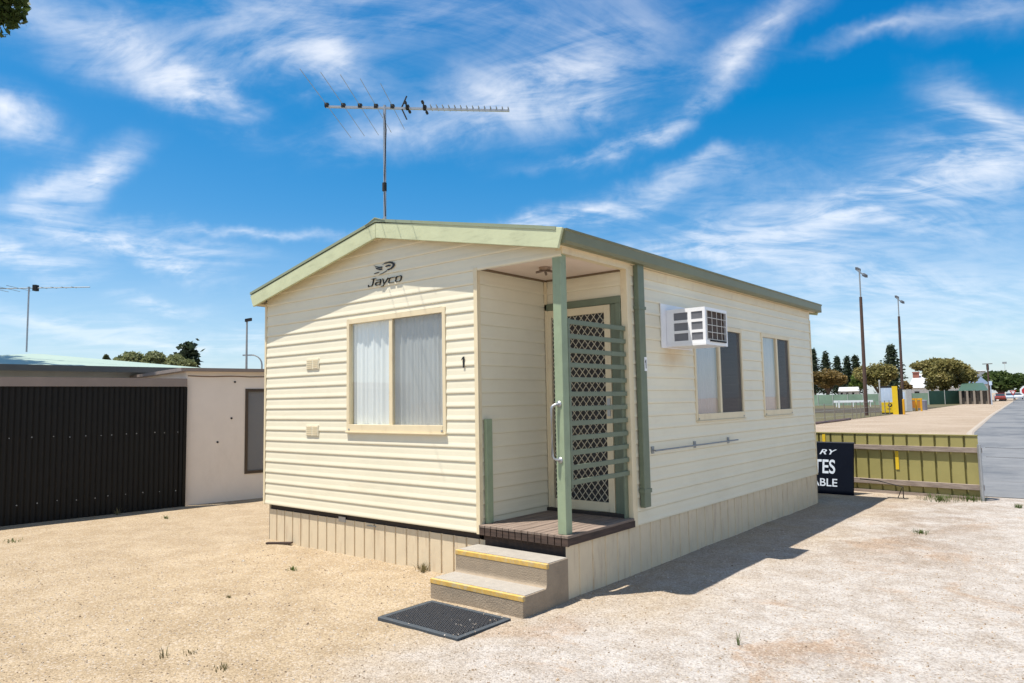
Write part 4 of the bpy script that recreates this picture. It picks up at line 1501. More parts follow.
MB().obox(OA + on * 0.012 + Zv * 0.972, ou * ol, -on * 0.055, Zv * 0.014).build('top_edge', olive, of)
MB().obox(OA - ou * 0.05 + on * 0.002 + Zv * 0.715, ou * (ol + .05), on * 0.045, Zv * 0.078).build('rail', railw, of, bevel=0.004)
MB().obox(OA - ou * 0.05 + on * 0.002 + Zv * 0.148, ou * (ol + .05), on * 0.045, Zv * 0.082).build('rail', railw, of, bevel=0.004)
MB().obox(OA + on * 0.03 + Zv * 0.0, ou * ol, -on * 0.03, Zv * 0.045).build('plinth_board', railw, of)
MB().tube([OA - ou * 0.030 + on * 0.085 - Zv * 0.02, OA - ou * 0.030 + on * 0.085 + Zv * 0.845], 0.027, 12).build('post', galv, of)
ystrap = paint('yellow_strap', (0.70, 0.47, 0.02), rough=0.5)
for s, za, zb in ((1.14, 0.40, 0.70), (2.32, 0.82, 0.95)):
    st = MB().obox(OA + ou * s + on * 0.003 + Zv * za, ou * 0.05, on * 0.008, Zv * (zb - za)).build('yellow_strip', ystrap, of)
# wire strands running on from the end post
wf = thing('wire_fence', 'thin strained wires running on from the grey end post', 'wire fence', (1.99, 8.15, 0))
for z in (0.80, 0.66):
    MB().tube([(2.02, 8.16, z), (4.5, 7.98, z - 0.02), (7.0, 7.8, z)], 0.0022, 5).build('wire', dark_p, wf)
MB().tube([(7.0, 7.8, -0.02), (7.0, 7.8, 0.86)], 0.027, 10).build('post', galv, wf)
# a bent bar dropped against the fence
bb = MB()
p0, p1, p2 = gnd(905, 499), gnd(896, 499), gnd(870, 489, 0.16)
q0 = gnd(903, 487, 0.2)
bb.tube([p0 + Vector((-.02, 0, .01)), q0, q0 + Vector((-0.35, -0.02, 0.08)), q0 + Vector((-0.62, 0.02, 0.09))], 0.008, 6)
bb.tube([p0 + Vector((-0.10, 0.02, .01)), q0 + Vector((-0.02, 0, -0.02))], 0.007, 6)
bb.tube([p0 + Vector((-0.24, -0.03, .012)), p0 + Vector((0.05, 0.0, .012))], 0.007, 6)
tag(bb.build('bent_bar', dark_p, origin=(p0.x, p0.y, 0)), 'rusty bent steel bar propped on the olive fence rail', 'steel bar')

signb = paint('black_sign_paint', (0.005, 0.007, 0.013), rough=0.9, var=0.15, spec=0.04)
sletter = paint('pale_sign_lettering', (0.50, 0.55, 0.62), rough=0.6, var=0.25, scale=20)
SB = Vector((0.215, 7.72, 0))
lean = Vector((0.0, 0.17, 0.835))
sg = thing('sign_board', 'black sign board with white lettering leaning against olive fence', 'sign', tuple(SB))
sv = lean.normalized()
sx = Vector((1, -0.06, 0)).normalized()
snn = sx.cross(sv)
BL = SB - sx * 1.75
MB().obox(BL, sx * 1.75, lean, -snn * 0.03).build('board', signb, sg, bevel=0.003)
MB().obox(BL + lean * 1.001 - sx * 0.01, sx * 1.77, lean * 0.02, -snn * 0.032).build('top_edging', paint('sign_edging', (0.05, 0.055, 0.07)), sg)
H = lean.length


def sign_text(body, right, zlow, h, w, shear=0, off=0):
    o = SB - sx * (right + w) + sv * zlow + snn * 0.0008
    lettering('lettering', body, sletter, sg, o, sx, sv, h, w, 0.002, shear, off)


sign_text('RY', 0.26, 0.655, 0.085, 0.29, 0.35, 0.012)
sign_text('SITES', 0.29, 0.335, 0.235, 0.52, 0, 0.016)
sign_text('AVAILABLE', 0.255, 0.125, 0.128, 0.93, 0, 0.010)

# ------------------------------------------------------------------ far right: pumps, field fence, buildings
def face(p):
    """VX runs across the line of sight to p, VY away along it"""
    global VX, VY
    VY = Vector((p.x - CAM.x, p.y - CAM.y, 0)).normalized()
    VX = Vector((VY.y, -VY.x, 0))


def px_thing(name, label, cat, px, py, group=None):
    p = gnd(px, py)
    d = math.hypot(p.x - CAM.x, p.y - CAM.y)
    face(p)
    return thing(name, label, cat, (p.x, p.y, 0), group), p, d


VX = Vector((CR.x, CR.y, 0)).normalized()     # across the view
VY = Vector((CF.x, CF.y, 0)).normalized()     # away from the camera
yel = paint('yellow_enamel', (0.74, 0.50, 0.01), rough=0.4, var=0.1)
ora = paint('amber_enamel', (0.68, 0.34, 0.01), rough=0.4, var=0.1)
skyp = paint('pale_blue_panel', (0.50, 0.60, 0.74), rough=0.4, var=0.15, scale=1.2, dirt=(0.8, 0.82, 0.85), dscale=(2.5, 2.5, .4), damt=0.9)
greyp = paint('light_grey_cabinet', (0.50, 0.50, 0.47), rough=0.5, var=0.1)
r, p, d = px_thing('vending_machine', 'tall pay machine with pale blue top and yellow base', 'machine', 888, 414)
w_ = 9.4 * d / FPX
MB().obox(p - VX * w_ / 2, VX * w_, VY * 0.5, Zv * 2.35).build('cabinet', dark_p, r)
MB().obox(p - VX * w_ / 2 - VY * 0.02 + Zv * 0.9, VX * w_ * 0.96, VY * 0.018, Zv * 1.28).build('upper_panel', skyp, r)
MB().obox(p - VX * w_ / 2 - VY * 0.025 + Zv * 0.12, VX * w_ * 0.96, VY * 0.023, Zv * 0.86).build('lower_panel', yel, r)
c = p + VX * w_ * 0.22 - VY * 0.03 + Zv * 0.74
mb = MB()
mb.tube([c, c + VY * 0.004], 0.16, 14)
mk = mb.build('round_mark', dark_p, r)
c2 = c - VY * 0.004 + Zv * 0.02
MB().tube([c2, c2 + VY * 0.003], 0.07, 12).build('mark_centre', yel, mk)
MB().obox(p - VX * 0.02 - VY * 0.03 + Zv * 0.40, VX * 0.28, VY * 0.004, Zv * 0.05).build('text_bar', dark_p, r)
r, p, d = px_thing('machine_guard', 'tall yellow guard panel right of the pay machine', 'guard post', 896, 414.5)
MB().obox(p - VX * 0.2, VX * 0.4, VY * 0.12, Zv * 2.3).build('panel', yel, r)
MB().obox(p + VX * 0.21 + VY * 0.1, VX * 0.36, VY * 0.3, Zv * 2.1).build('side_cabinet', dark_p, r)
r, p, d = px_thing('bollard', 'slim amber bollard in front of grey cabinet', 'bollard', 904.2, 414.5, 'bollards by the pay machine')
MB().tube([p, p + Zv * 1.22], 0.085, 12).build('post', ora, r)
MB().tube([p + Zv * 1.2205, p + Zv * 1.25], 0.085, 12, 0.04).build('cap', ora, r)
r, p, d = px_thing('cabinet', 'pale grey service cabinet behind slim amber bollard', 'cabinet', 907, 411.5)
MB().obox(p - VX * 0.52, VX * 0.55, VY * 0.6, Zv * 2.05).build('body', greyp, r)
MB().obox(p + VX * 0.04, VX * 0.42, VY * 0.6, Zv * 2.08).build('side_body', paint('mid_grey_cabinet', (0.36, 0.36, 0.35)), r)
MB().obox(p - VX * 0.45 - VY * 0.01 + Zv * 1.15, VX * 0.35, VY * 0.009, Zv * 0.7).build('screen', skyp, r)
for px, lab in ((914.5, 'left amber hoop guard beside grey cabinet'), (919.8, 'amber hoop guard farthest right, by the grey bin')):
    r, p, d = px_thing('hoop_guard', lab, 'guard rail', px, 411.2, 'amber hoop guards')
    mb = MB()
    for s in (-0.24, 0.16):
        mb.tube([p + VX * s, p + VX * s + Zv * 1.2], 0.085, 10)
    mb.build('upright', ora, r)
    MB().obox(p - VX * 0.32 - VY * 0.05 + Zv * 1.05, VX * 0.58, VY * 0.1, Zv * 0.17).build('crossbar', ora, r)
    MB().obox(p - VX * 0.15 - VY * 0.03 + Zv * 0.3, VX * 0.24, VY * 0.06, Zv * 0.7).build('infill', paint('rust_amber', (0.42, 0.17, 0.02)), r)
r, p, d = px_thing('bin', 'small grey bin beyond the amber hoop guards', 'bin', 924.5, 410.2)
mb = MB()
mb.tube([p, p + Zv * 0.95], 0.26, 12, 0.3).build('body', paint('slate_bin', (0.20, 0.20, 0.24)), r)
MB().tube([p + Zv * 0.951, p + Zv * 1.03], 0.31, 12, 0.2).build('lid', paint('slate_lid', (0.15, 0.15, 0.18)), r)
r, p, d = px_thing('post', 'thin pale post behind the pay machine', 'post', 881, 411)
MB().tube([p, p + Zv * 3.0], 0.06, 8).build('pole', greyp, r)
MB().obox(p + Zv * 2.9 - VX * 0.08, VX * 0.16, VY * 0.16, Zv * 0.2).build('cap', greyp, r)

# wire field fence: one post after another along the verge
ff = thing('field_fence', 'wire fence with thin posts along the dry field', 'wire fence', (-9.6, 40, 0))
ends = [Vector((-9.35, 33.0, 0)), Vector((-9.55, 40.0, 0)), Vector((-9.8, 47.0, 0)), Vector((-10.25, 52.0, 0)), Vector((-10.3, 57.0, 0)), Vector((-10.6, 63.0, 0))]
prev = None
for a, c in zip(ends, ends[1:]):
    for k in range(3):
        q = a + (c - a) * k / 3
        MB().tube([q, q + Zv * 1.15], 0.032, 6).build('post', paint('grey_picket', (0.22, 0.19, 0.15)), ff)
        if prev is not None:
            for z in (0.35, 0.72, 1.10):
                MB().tube([prev + Zv * z, q + Zv * z], 0.007, 4).build('wire', dull_steel, ff)
        prev = q
r = MB()
r.tube([Vector((-9.5, 36, 0.06)), Vector((-9.6, 42, 0.05)), Vector((-9.7, 46, 0.06))], 0.09, 6)
tag(r.build('log', paint('weathered_log', (0.14, 0.075, 0.05)), origin=(-9.5, 36, 0)), 'low weathered log lying along the wire field fence', 'log')
r, p, d = px_thing('rail_barrier', 'long white rail standing across the dry field', 'barrier', 853, 407)
MB().obox(p - VX * 2.4 + Zv * 0.62, VX * 4.9, VY * 0.1, Zv * 0.3).build('rail', white_p, r)
for s in (-2.1, 0, 2.1):
    MB().obox(p + VX * s + VY * 0.01, VX * 0.1, VY * 0.08, Zv * 0.615).build('leg', white_p, r)
r, p, d = px_thing('marker_post', 'short white marker post in the dry field', 'post', 838.5, 408)
MB().obox(p, VX * 0.16, VY * 0.16, Zv * 0.85).build('shaft', white_p, r)
MB().obox(p - VX * 0.03 - VY * 0.03 + Zv * 0.8505, VX * 0.22, VY * 0.22, Zv * 0.08).build('cap', white_p, r)

cloth_lit = paint('sunlit_green_shadecloth', (0.20, 0.285, 0.205), rough=0.8, var=0.3, scale=0.4, dirt=(0.10, 0.20, 0.13), dscale=(0.6, 0.6, .5), damt=0.7)  # fence cloth in its sunlit tone, lightness put into the colour
cloth_shaded = paint('shaded_green_shadecloth', (0.045, 0.11, 0.075), rough=0.8, var=0.2, scale=0.6)  # same cloth where the fence turns from the sun, shade put into the colour


def cloth_fence(label, a, c, h, m, n):
    r = thing('screen_fence', label, 'fence', (a.x, a.y, 0), 'green screened fences')
    u_ = (c - a)
    k_ = Vector((u_.y, -u_.x, 0)).normalized()
    if k_.dot(CAM - a) < 0:
        k_ = -k_
    MB().obox(a, u_, -k_ * 0.03, Zv * h).build('cloth', m, r)
    for i in range(n + 1):
        q = a + u_ * i / n + k_ * 0.04
        MB().tube([q, q + Zv * (h + 0.12)], 0.045, 6).build('post', greyp, r)


A = at(790, 404, 128); A.z = 0
B = at(929, 404, 124); B.z = 0
C_ = at(961, 404, 128); C_.z = 0
cloth_fence('sunlit-toned green screened fence across the back of the field', A, B, 1.75, cloth_lit, 9)
cloth_fence('shade-toned green screened fence joining the verandah building', B, C_, 2.05, cloth_shaded, 2)

whiter = paint('white_iron_roof', (0.50, 0.50, 0.49), rough=0.5, var=0.06)
whitew = paint('white_wall', (0.70, 0.69, 0.66), rough=0.8, var=0.06)
brick = paint('red_brick', (0.30, 0.11, 0.075), rough=0.9, var=0.2, scale=4)


def far_house(name, label, px0, px1, py_eave, py_ridge, dist, depth, roof_m, wall_m, hip=0.0, chimney=None, windows=0, verandah=None):
    a = at(px0, py_eave, dist)
    c = at(px1, py_eave, dist)
    ez = a.z
    rz = at((px0 + px1) / 2, py_ridge, dist + depth / 2).z
    a.z = c.z = 0
    r = thing(name, label, 'building', tuple(a + (c - a) / 2))
    u_ = c - a
    face(a + u_ / 2)
    k_ = VY
    MB().obox(a + u_ * 0.02 + k_ * 0.4, u_ * 0.96, k_ * (depth - 0.8), Zv * (ez - 0.05)).build('wall', wall_m, r)
    A_, B_, C2, D2 = a + Zv * ez, c + Zv * ez, c + k_ * depth + Zv * ez, a + k_ * depth + Zv * ez
    R1, R2 = a + u_ * hip + k_ * depth / 2 + Zv * rz, c - u_ * hip + k_ * depth / 2 + Zv * rz
    mb = MB()
    mb.quad(A_, B_, R2, R1).quad(B_, C2, R2).quad(C2, D2, R1, R2).quad(D2, A_, R1)
    rf = mb.build('roof', roof_m, r)
    if chimney:
        q0_, q1_, pt = chimney
        b_ = at(q0_, py_eave, dist + depth * 0.35)
        e_ = at(q1_, py_eave, dist + depth * 0.35)
        zt_ = at(q0_, pt, dist + depth * 0.35).z
        wv = Vector((e_.x - b_.x, e_.y - b_.y, 0))
        MB().obox(Vector((b_.x, b_.y, ez)), wv, VY * 0.9, Zv * (zt_ - ez)).obox(Vector((b_.x, b_.y, zt_ + 0.001)) - wv * 0.08 - VY * 0.08, wv * 1.16, VY * 1.06, Zv * 0.2).build('chimney', brick, rf)
    for k in range(windows):
        q = a + u_ * (0.12 + 0.78 * k / max(1, windows)) + k_ * 0.36
        f = MB().obox(q + Zv * 0.9, u_ * 0.09, k_ * 0.03, Zv * 1.2).build('window', brown, r)
        MB().obox(q + Zv * 1.0 + u_ * 0.012 - k_ * 0.006, u_ * 0.066, k_ * 0.005, Zv * 1.0).build('pane', dark_p, f)
    if verandah:
        for k in range(verandah):
            q = a + u_ * (0.03 + 0.92 * k / (verandah - 1))
            MB().obox(q, u_.normalized() * 0.28, k_ * 0.28, Zv * (ez - 0.02)).build('verandah_post', stonep, r)
    return r


far_house('white_house', 'white-roofed house with red chimney behind the spreading tree', 908, 962, 388.0, 373.5, 152, 14, whiter, whitew, 0.12, (913.5, 920, 373), 3)
far_house('cottage', 'small white cottage under brown trees beyond the field', 838, 860, 391.5, 387.0, 140, 7, whiter, whitew, 0.05, None, 3)
far_house('white_hall', 'tall plain white hall behind the verandah building', 962, 986, 371.5, 370.6, 178, 10, whiter, whitew, 0.0, None, 0)
far_house('hipped_house', 'blue-grey hip-roofed house in front of white hall', 966, 990, 384.5, 376.5, 152, 9, paint('blue_grey_roof', (0.12, 0.155, 0.21), rough=0.5), whitew, 0.38, None, 2)
stonep = paint('sandstone_post', (0.27, 0.225, 0.18), rough=0.9)
darkw = paint('dark_brown_stone', (0.16, 0.135, 0.11), rough=0.9, var=0.3, scale=0.9)  # dark brownish wall stone, uneven in tone
vb = far_house('verandah_shelter', 'green-roofed verandah building at the end of the shade-toned green fence', 958, 988.5, 390.8, 383.0, 124, 8, paint('green_iron_roof', (0.048, 0.095, 0.070), rough=0.5), darkw, 0.14, None, 4, 5)


# ------------------------------------------------------------------ trees
def crown(lobes, n, size, hang=0.0):
    """many small leaf clumps spread through a set of lobes"""
    mb = MB()
    tot = sum(l[3] * l[4] * l[5] for l in lobes) ** 1.0
    for (cx, cy, cz, rx, ry, rz) in lobes:
        k = max(6, int(n * (rx * ry * rz) / tot))
        for _ in range(k):
            while True:
                d_ = Vector((random.gauss(0, 1), random.gauss(0, 1), random.gauss(0, 1)))
                if d_.length > 0.1:
                    break
            d_.normalize()
            rr = random.random() ** 0.42 * random.uniform(0.75, 1.12)
            c_ = Vector((cx + d_.x * rx * rr, cy + d_.y * ry * rr, cz + d_.z * rz * rr))
            t1 = Vector((random.gauss(0, 1), random.gauss(0, 1), random.gauss(0, 0.7) - hang)).normalized()
            t2 = t1.cross(Vector((random.gauss(0, 1), random.gauss(0, 1), random.gauss(0, 1)))).normalized()
            s_ = size * random.uniform(0.55, 1.4)
            a_, b_ = t1 * s_, t2 * s_ * 0.6
            mb.quad(c_ - a_, c_ + b_, c_ + a_, c_ - b_)
    return mb


barkm = wood('grey_brown_bark', (0.07, 0.05, 0.035), (0.17, 0.13, 0.10), axis=(8, 8, 2))
LM = {
    'pale': leaf_mat('pale_olive_leaves', (0.13, 0.155, 0.065), (0.26, 0.275, 0.13), 0.4),
    'gum': leaf_mat('gum_leaves', (0.155, 0.15, 0.046), (0.34, 0.28, 0.105), 0.25),
    'brown': leaf_mat('bronze_leaves', (0.13, 0.10, 0.032), (0.32, 0.21, 0.078), 0.25),
    'pine': leaf_mat('dark_pine_needles', (0.022, 0.040, 0.025), (0.062, 0.082, 0.042), 0.3),
    'dark': leaf_mat('dense_dark_leaves', (0.032, 0.062, 0.018), (0.12, 0.16, 0.04), 0.4),
    'fresh': leaf_mat('fresh_green_leaves', (0.08, 0.13, 0.025), (0.20, 0.25, 0.055), 0.3),
    'shrub': leaf_mat('grey_green_leaves', (0.05, 0.065, 0.03), (0.11, 0.12, 0.055), 0.4),
}


def broad_tree(name, label, cat, px, d, py_top, width_px, py_low, leaf, n, lobes_n, flat=0.6, trunk_r=0.35, group='trees beyond the field', leaf_s=0.24, seed=1, lean=0, at_px=()):
    random.seed(seed)
    b_ = at(px, 398, d)
    b_.z = 0
    zt, zl = at(px, py_top, d).z, max(0.6, at(px, py_low, d).z)
    w2 = width_px * d / FPX / 2
    r = thing(name, label, cat, tuple(b_), group)
    lob = []
    zc = (zt + zl) / 2
    h2 = (zt - zl) / 2
    for k in range(lobes_n):
        a = 2 * PI * k / lobes_n + random.uniform(-.4, .4)
        q = math.sqrt(random.uniform(0.05, 1.0)) * 0.66
        rz = h2 * random.uniform(0.36, 0.56)
        f = 1 - (q / 0.66) ** 2 * 0.55
        cz = zc + h2 * random.uniform(-0.42, 0.60) * f
        c_ = b_ + VX * (w2 * q * math.cos(a) + lean) + VY * (w2 * q * math.sin(a)) + Zv * cz
        rr = w2 * random.uniform(0.26, 0.42)
        lob.append((c_.x, c_.y, c_.z, rr, rr, rz))
    for (qx, qy, qw, qh) in at_px:
        dd = d + random.uniform(-3.5, 3.5)
        c_ = at(qx, qy, dd)
        lob.append((c_.x, c_.y, c_.z, qw * dd / FPX * .8, qw * dd / FPX * .8, qh * dd / FPX * .8))
    if not at_px:
        lob.append((b_.x + VX.x * lean, b_.y + VX.y * lean, zc + h2 * 0.38, w2 * 0.5, w2 * 0.5, h2 * 0.6))
    tr = MB()
    fork = b_ + Zv * (zl * 0.75 + 0.3)
    tr.tube([b_ - Zv * 0.1, b_ + Zv * zl * 0.4 + VX * 0.1, fork], trunk_r, 8, trunk_r * 0.7)
    for l in lob:
        e = Vector(l[:3])
        m_ = fork + (e - fork) * 0.5 + Zv * 0.08 * (e - fork).length
        tr.tube([fork - Zv * 0.1, m_, e], trunk_r * 0.45, 6, 0.04)
    tr.build('trunk', barkm, r)
    crown(lob, n, leaf_s).build('crown', LM[leaf], r, fixn=False)
    return r


def pine_tree(label, px, d, py_top, width_px, leaf='pine', tiers=13, seed=1, group='dark pines beyond the field'):
    random.seed(seed)
    b_ = at(px, 398, d)
    b_.z = 0
    zt = at(px, py_top, d).z
    w2 = width_px * d / FPX / 2
    r = thing('pine_tree', label, 'tree', tuple(b_), group)
    MB().tube([b_ - Zv * 0.1, b_ + Zv * zt * 0.6, b_ + Zv * (zt - 0.2)], 0.35, 7, 0.04).build('trunk', barkm, r)
    mb = MB()
    for t_ in range(tiers):
        f = t_ / (tiers - 1)
        z = zt * (0.20 + 0.78 * f)
        rad = (w2 * (1.0 - f) ** 0.8 + 0.35) * random.uniform(.75, 1.15)
        nb_ = 8
        for k in range(nb_):
            a = 2 * PI * k / nb_ + random.uniform(-.3, .3)
            rr = rad * random.uniform(0.65, 1.1)
            for s in range(16):
                q = (s + random.random()) / 16 * rr
                c_ = b_ + Vector((math.cos(a) * q, math.sin(a) * q, z - 0.10 * q + 0.12 * q * q / max(rr, .1))) + Vector((random.gauss(0, .3), random.gauss(0, .3), random.gauss(0, .38)))
                u_ = Vector((random.gauss(0, 1), random.gauss(0, 1), random.gauss(0, .5))).normalized()
                v_ = u_.cross(Vector((random.gauss(0, 1), random.gauss(0, 1), random.gauss(0, 1)))).normalized()
                s_ = random.uniform(0.22, 0.5)
                mb.quad(c_ - u_ * s_, c_ + v_ * s_ * .5, c_ + u_ * s_, c_ - v_ * s_ * .5)
    mb.build('crown', LM[leaf], r, fixn=False)
    return r


for k, (px, pt, w_, s, lab) in enumerate((
        (815.5, 350.5, 14, 1, 'tall narrow pine nearest the cabin back corner'),
        (827.5, 353.5, 14, 2, 'loose topped pine second from the cabin corner'),
        (839.0, 357.5, 11, 3, 'pine with a split top in the middle of the row'),
        (849.0, 358.0, 10, 4, 'slender pine just left of the taller light pole'),
        (857.5, 356.5, 12, 5, 'bushy pine behind the taller light pole'))):
    pine_tree(lab, px, 230, pt, w_ * 1.3, seed=s, tiers=17)
pine_tree('big dark conical pine left of the farther light pole', 894, 168, 347.5, 31, seed=9, tiers=16)
broad_tree('gum_tree', 'broad bronze gum nearest the cabin back corner', 'tree', 829, 136, 368.5, 40, 391, 'brown', 9000, 11, seed=11, trunk_r=0.3)
broad_tree('bushy_tree', 'fresh green bushy tree between bronze and olive gums', 'tree', 858, 150, 372.5, 20, 394, 'fresh', 1800, 7, seed=12, trunk_r=0.2)
broad_tree('gum_tree', 'large olive gum behind the pay machine', 'tree', 879, 140, 362.5, 42, 392, 'gum', 10000, 13, seed=13, trunk_r=0.3)
broad_tree('gum_tree', 'spreading umbrella-shaped gum in front of white-roofed house', 'tree', 941.5, 131, 358.5, 67, 383, 'gum', 15000, 0, seed=24, trunk_r=0.30, at_px=((923, 366, 11, 6), (934, 366, 14, 8), (948, 366, 15, 8), (960, 370, 12, 7), (969, 376, 9, 7), (955, 380, 12, 8), (940, 378, 14, 9), (931, 385, 7, 6), (930, 373, 8, 6), (914, 366, 5, 3.5), (948, 373, 15, 9), (973, 379, 5, 4), (944, 388, 6, 4), (938, 362, 10, 4)))
broad_tree('shade_tree', 'dense dark round tree at the end of the road', 'tree', 1001.5, 170, 370.5, 38, 394, 'dark', 7000, 16, seed=15, trunk_r=0.5, leaf_s=0.38)
broad_tree('shrub', 'small brownish shrub beside the red chimney house', 'shrub', 906, 138, 381, 14, 394, 'brown', 900, 5, seed=16, trunk_r=0.1, group='shrubs by the field')
broad_tree('shade_tree', 'distant tree right of the road end', 'tree', 1030, 210, 386, 26, 396, 'dark', 1800, 7, seed=19, trunk_r=0.3, leaf_s=0.4)
for px, pt, w_, s, lab in ((131, 351.5, 26, 31, 'leftmost of the grey-green trees over the green roof'), (153, 350.5, 22, 32, 'middle grey-green tree over the green roof'), (174, 354.0, 24, 33, 'lowest grey-green tree over the green roof')):
    broad_tree('bushy_tree', lab, 'tree', px, 62, pt, w_ * 1.45, 376, 'pale', 3200, 12, seed=s, trunk_r=0.15, group='trees behind the green-roofed house', leaf_s=0.16)
pine_tree('thin young pine at the end of the grey-green trees', 187.5, 66, 349.5, 5, seed=41, tiers=9, group='pines behind the green-roofed house')
broad_tree('bushy_tree', 'tiny treetop at the far left over the green roof', 'tree', 105, 75, 354, 9, 366, 'shrub', 350, 4, seed=42, trunk_r=0.1, group='trees behind the green-roofed house', leaf_s=0.14)

# a tall tree outside the left edge, its lowest spray of leaves reaching into the top corner
random.seed(77)
tb = Vector((-14.6, -3.6, 0))
tt = thing('overhanging_tree', 'dark leafy branch hanging in at the top left corner', 'tree', tuple(tb))
tip = at(13, 12, 16.0)
lobs = []
for px, py, rr in ((2, 22, 0.22), (14, 16, 0.25), (21, 17, 0.16), (4, 4, 0.26), (3, 33, 0.12), (17, 2, 0.2), (-14, 8, 0.4), (-30, 0, 0.5), (-2, -16, 0.5), (-40, 30, 0.5)):
    c_ = at(px, py, 16.0 + random.uniform(-.4, .4))
    lobs.append((c_.x, c_.y, c_.z, rr, rr, rr * 0.72))
big_l = []
for k in range(12):
    a = k * 0.9
    big_l.append((tb.x - 0.3 + 1.7 * math.cos(a), tb.y - 1.0 + 1.5 * math.sin(a), 10.2 + 1.1 * math.sin(k * 1.7), 1.0, 1.0, 0.8))
mb = MB()
fork = tb + Zv * 6.0
mb.tube([tb - Zv * 0.1, tb + Zv * 3 + Vector((0.1, 0, 0)), fork], 0.34, 10, 0.24)
for l in big_l[::2]:
    mb.tube([fork - Zv * 0.2, (fork + Vector(l[:3])) / 2 + Zv * 0.3, l[:3]], 0.13, 6, 0.03)
e0 = at(-12, 6, 16.1)
mb.tube([fork, (fork + e0) / 2 + Zv * 0.5, e0], 0.12, 6, 0.04)
for l in lobs:
    mb.tube([e0, (e0 + Vector(l[:3])) / 2 + Vector((0, 0, 0.03)), l[:3]], 0.02, 5, 0.008)
mb.build('trunk', barkm, tt)
c1 = crown(lobs, 2600, 0.075)
c2 = crown(big_l, 4000, 0.16)
i = len(c1.v)
c1.v += c2.v
c1.f += [tuple(i + k for k in f) for f in c2.f]
c1.build('crown', LM['dark'], tt, fixn=False)

# ------------------------------------------------------------------ far road end: poles, signs, cars
def far_pole(name, label, cat, px, py_top, d, rad, head, group=None):
    p = at(px, py_top, d)
    face(p)
    r = thing(name, label, cat, (p.x, p.y, 0), group)
    MB().tube([(p.x, p.y, -0.05), (p.x, p.y, p.z)], rad, 8, rad * 0.8).build('pole', head[1], r)
    return r, p


r, p = far_pole('power_pole', 'dark power pole at the corner of the dark tree', 'power pole', 987.3, 363.5, 122, 0.13, (0, poleb))
MB().obox(p - VX * 0.16 - Zv * 0.9, VX * 0.32, VY * 0.3, Zv * 0.75).build('transformer', dark_p, r)
MB().obox(p - VX * 0.6 - Zv * 0.1, VX * 1.2, VY * 0.1, Zv * 0.1).build('crossarm', poleb, r)
r, p = far_pole('street_light', 'pale street light rising above the dark round tree', 'street light', 1004.5, 363, 190, 0.05, (0, greyp), 'street lights along the road')
MB().obox(p - VX * 0.4 - Zv * 0.15, VX * 0.8, VY * 0.5, Zv * 0.4).build('lamp_head', dull_steel, r)
r, p = far_pole('street_sign', 'blue and white street sign beside green-roofed shelter', 'sign', 990.3, 381.5, 118, 0.07, (0, paint('pale_blue_post', (0.45, 0.52, 0.62))))
MB().obox(p - VX * 0.18 - VY * 0.06 - Zv * 0.5, VX * 0.36, VY * 0.05, Zv * 0.55).build('plate', skyp, r)
redp = paint('red_sign', (0.45, 0.02, 0.02), rough=0.4)


def disc_sign(name, label, px, py, d, r_out, n, red_in, inverted=False):
    p = at(px, py, d)
    face(p)
    r = thing(name, label, 'road sign', (p.x, p.y, 0), None)
    MB().tube([(p.x + VY.x * 0.05, p.y + VY.y * 0.05, -0.05), (p.x + VY.x * 0.05, p.y + VY.y * 0.05, p.z + r_out * 0.6)], 0.035, 8).build('post', galv, r)
    off = -PI / 2 if inverted else PI / n
    def ring(rr, y):
        return [p + VX * rr * math.cos(off + 2 * PI * k / n) + Zv * rr * math.sin(off + 2 * PI * k / n) - VY * y for k in range(n)]
    MB().prism(ring(r_out, 0.0), VY * 0.02).build('plate', white_p if not inverted else redp, r)
    MB().prism(ring(r_out * red_in, 0.004), VY * 0.003).build('face', redp if not inverted else white_p, r)
    return r


disc_sign('road_sign', 'red sign with white border at the right edge of the road', 1026.0, 391, 72, 0.44, 8, 0.70)
disc_sign('road_sign', 'small red triangular sign before the parked cars', 1013, 392.2, 130, 0.5, 3, 0.55, True)
r, p, d = px_thing('white_box', 'white box standing at the verge under the dark tree', 'box', 996.3, 400.4)
MB().obox(p - VX * 0.0022 * d, VX * 0.0044 * d, VY * 0.6, Zv * 0.0062 * d).build('body', white_p, r)
MB().obox(p - VX * 0.0025 * d + Zv * (0.0062 * d + 0.002), VX * 0.005 * d, VY * 0.65, Zv * 0.05).build('lid', greyp, r)


def car(label, px, py, d, c_, side):
    p = at(px, py, d)
    p.z = 0.0
    face(p)
    r = thing('parked_car', label, 'car', tuple(p), 'cars parked at the end of the road')
    u_, v_ = VY, VX
    body = [(-2.1, .35), (-2.15, .75), (-1.9, .92), (-1.0, 1.0), (1.3, 1.0), (2.0, .95), (2.15, .7), (2.1, .35)]
    cabn = [(-1.1, 1.001), (-0.55, 1.45), (0.85, 1.47), (1.5, 1.001)]
    MB().prism([p + u_ * a + Zv * z - v_ * 0.85 for a, z in body], v_ * 1.7).build('body', c_, r, bevel=0.05)
    MB().prism([p + u_ * a + Zv * z - v_ * 0.72 for a, z in cabn], v_ * 1.44).build('cab', paint('car_glass', (0.03, 0.04, 0.05), rough=0.1), r)
    MB().prism([p + u_ * a + Zv * z - v_ * 0.74 for a, z in ((-0.6, 1.452), (-.5, 1.5), (0.8, 1.52), (0.9, 1.475))], v_ * 1.48).build('roof', c_, r)
    for a in (-1.35, 1.35):
        for s in (-0.86, 0.66):
            q = p + u_ * a + v_ * s + Zv * 0.33
            wl = MB().tube([q, q + v_ * 0.2], 0.33, 14).build('wheel', rubber, r)
            MB().tube([q - v_ * 0.004, q - v_ * 0.001], 0.19, 10).build('rim', galv, wl)
    return r


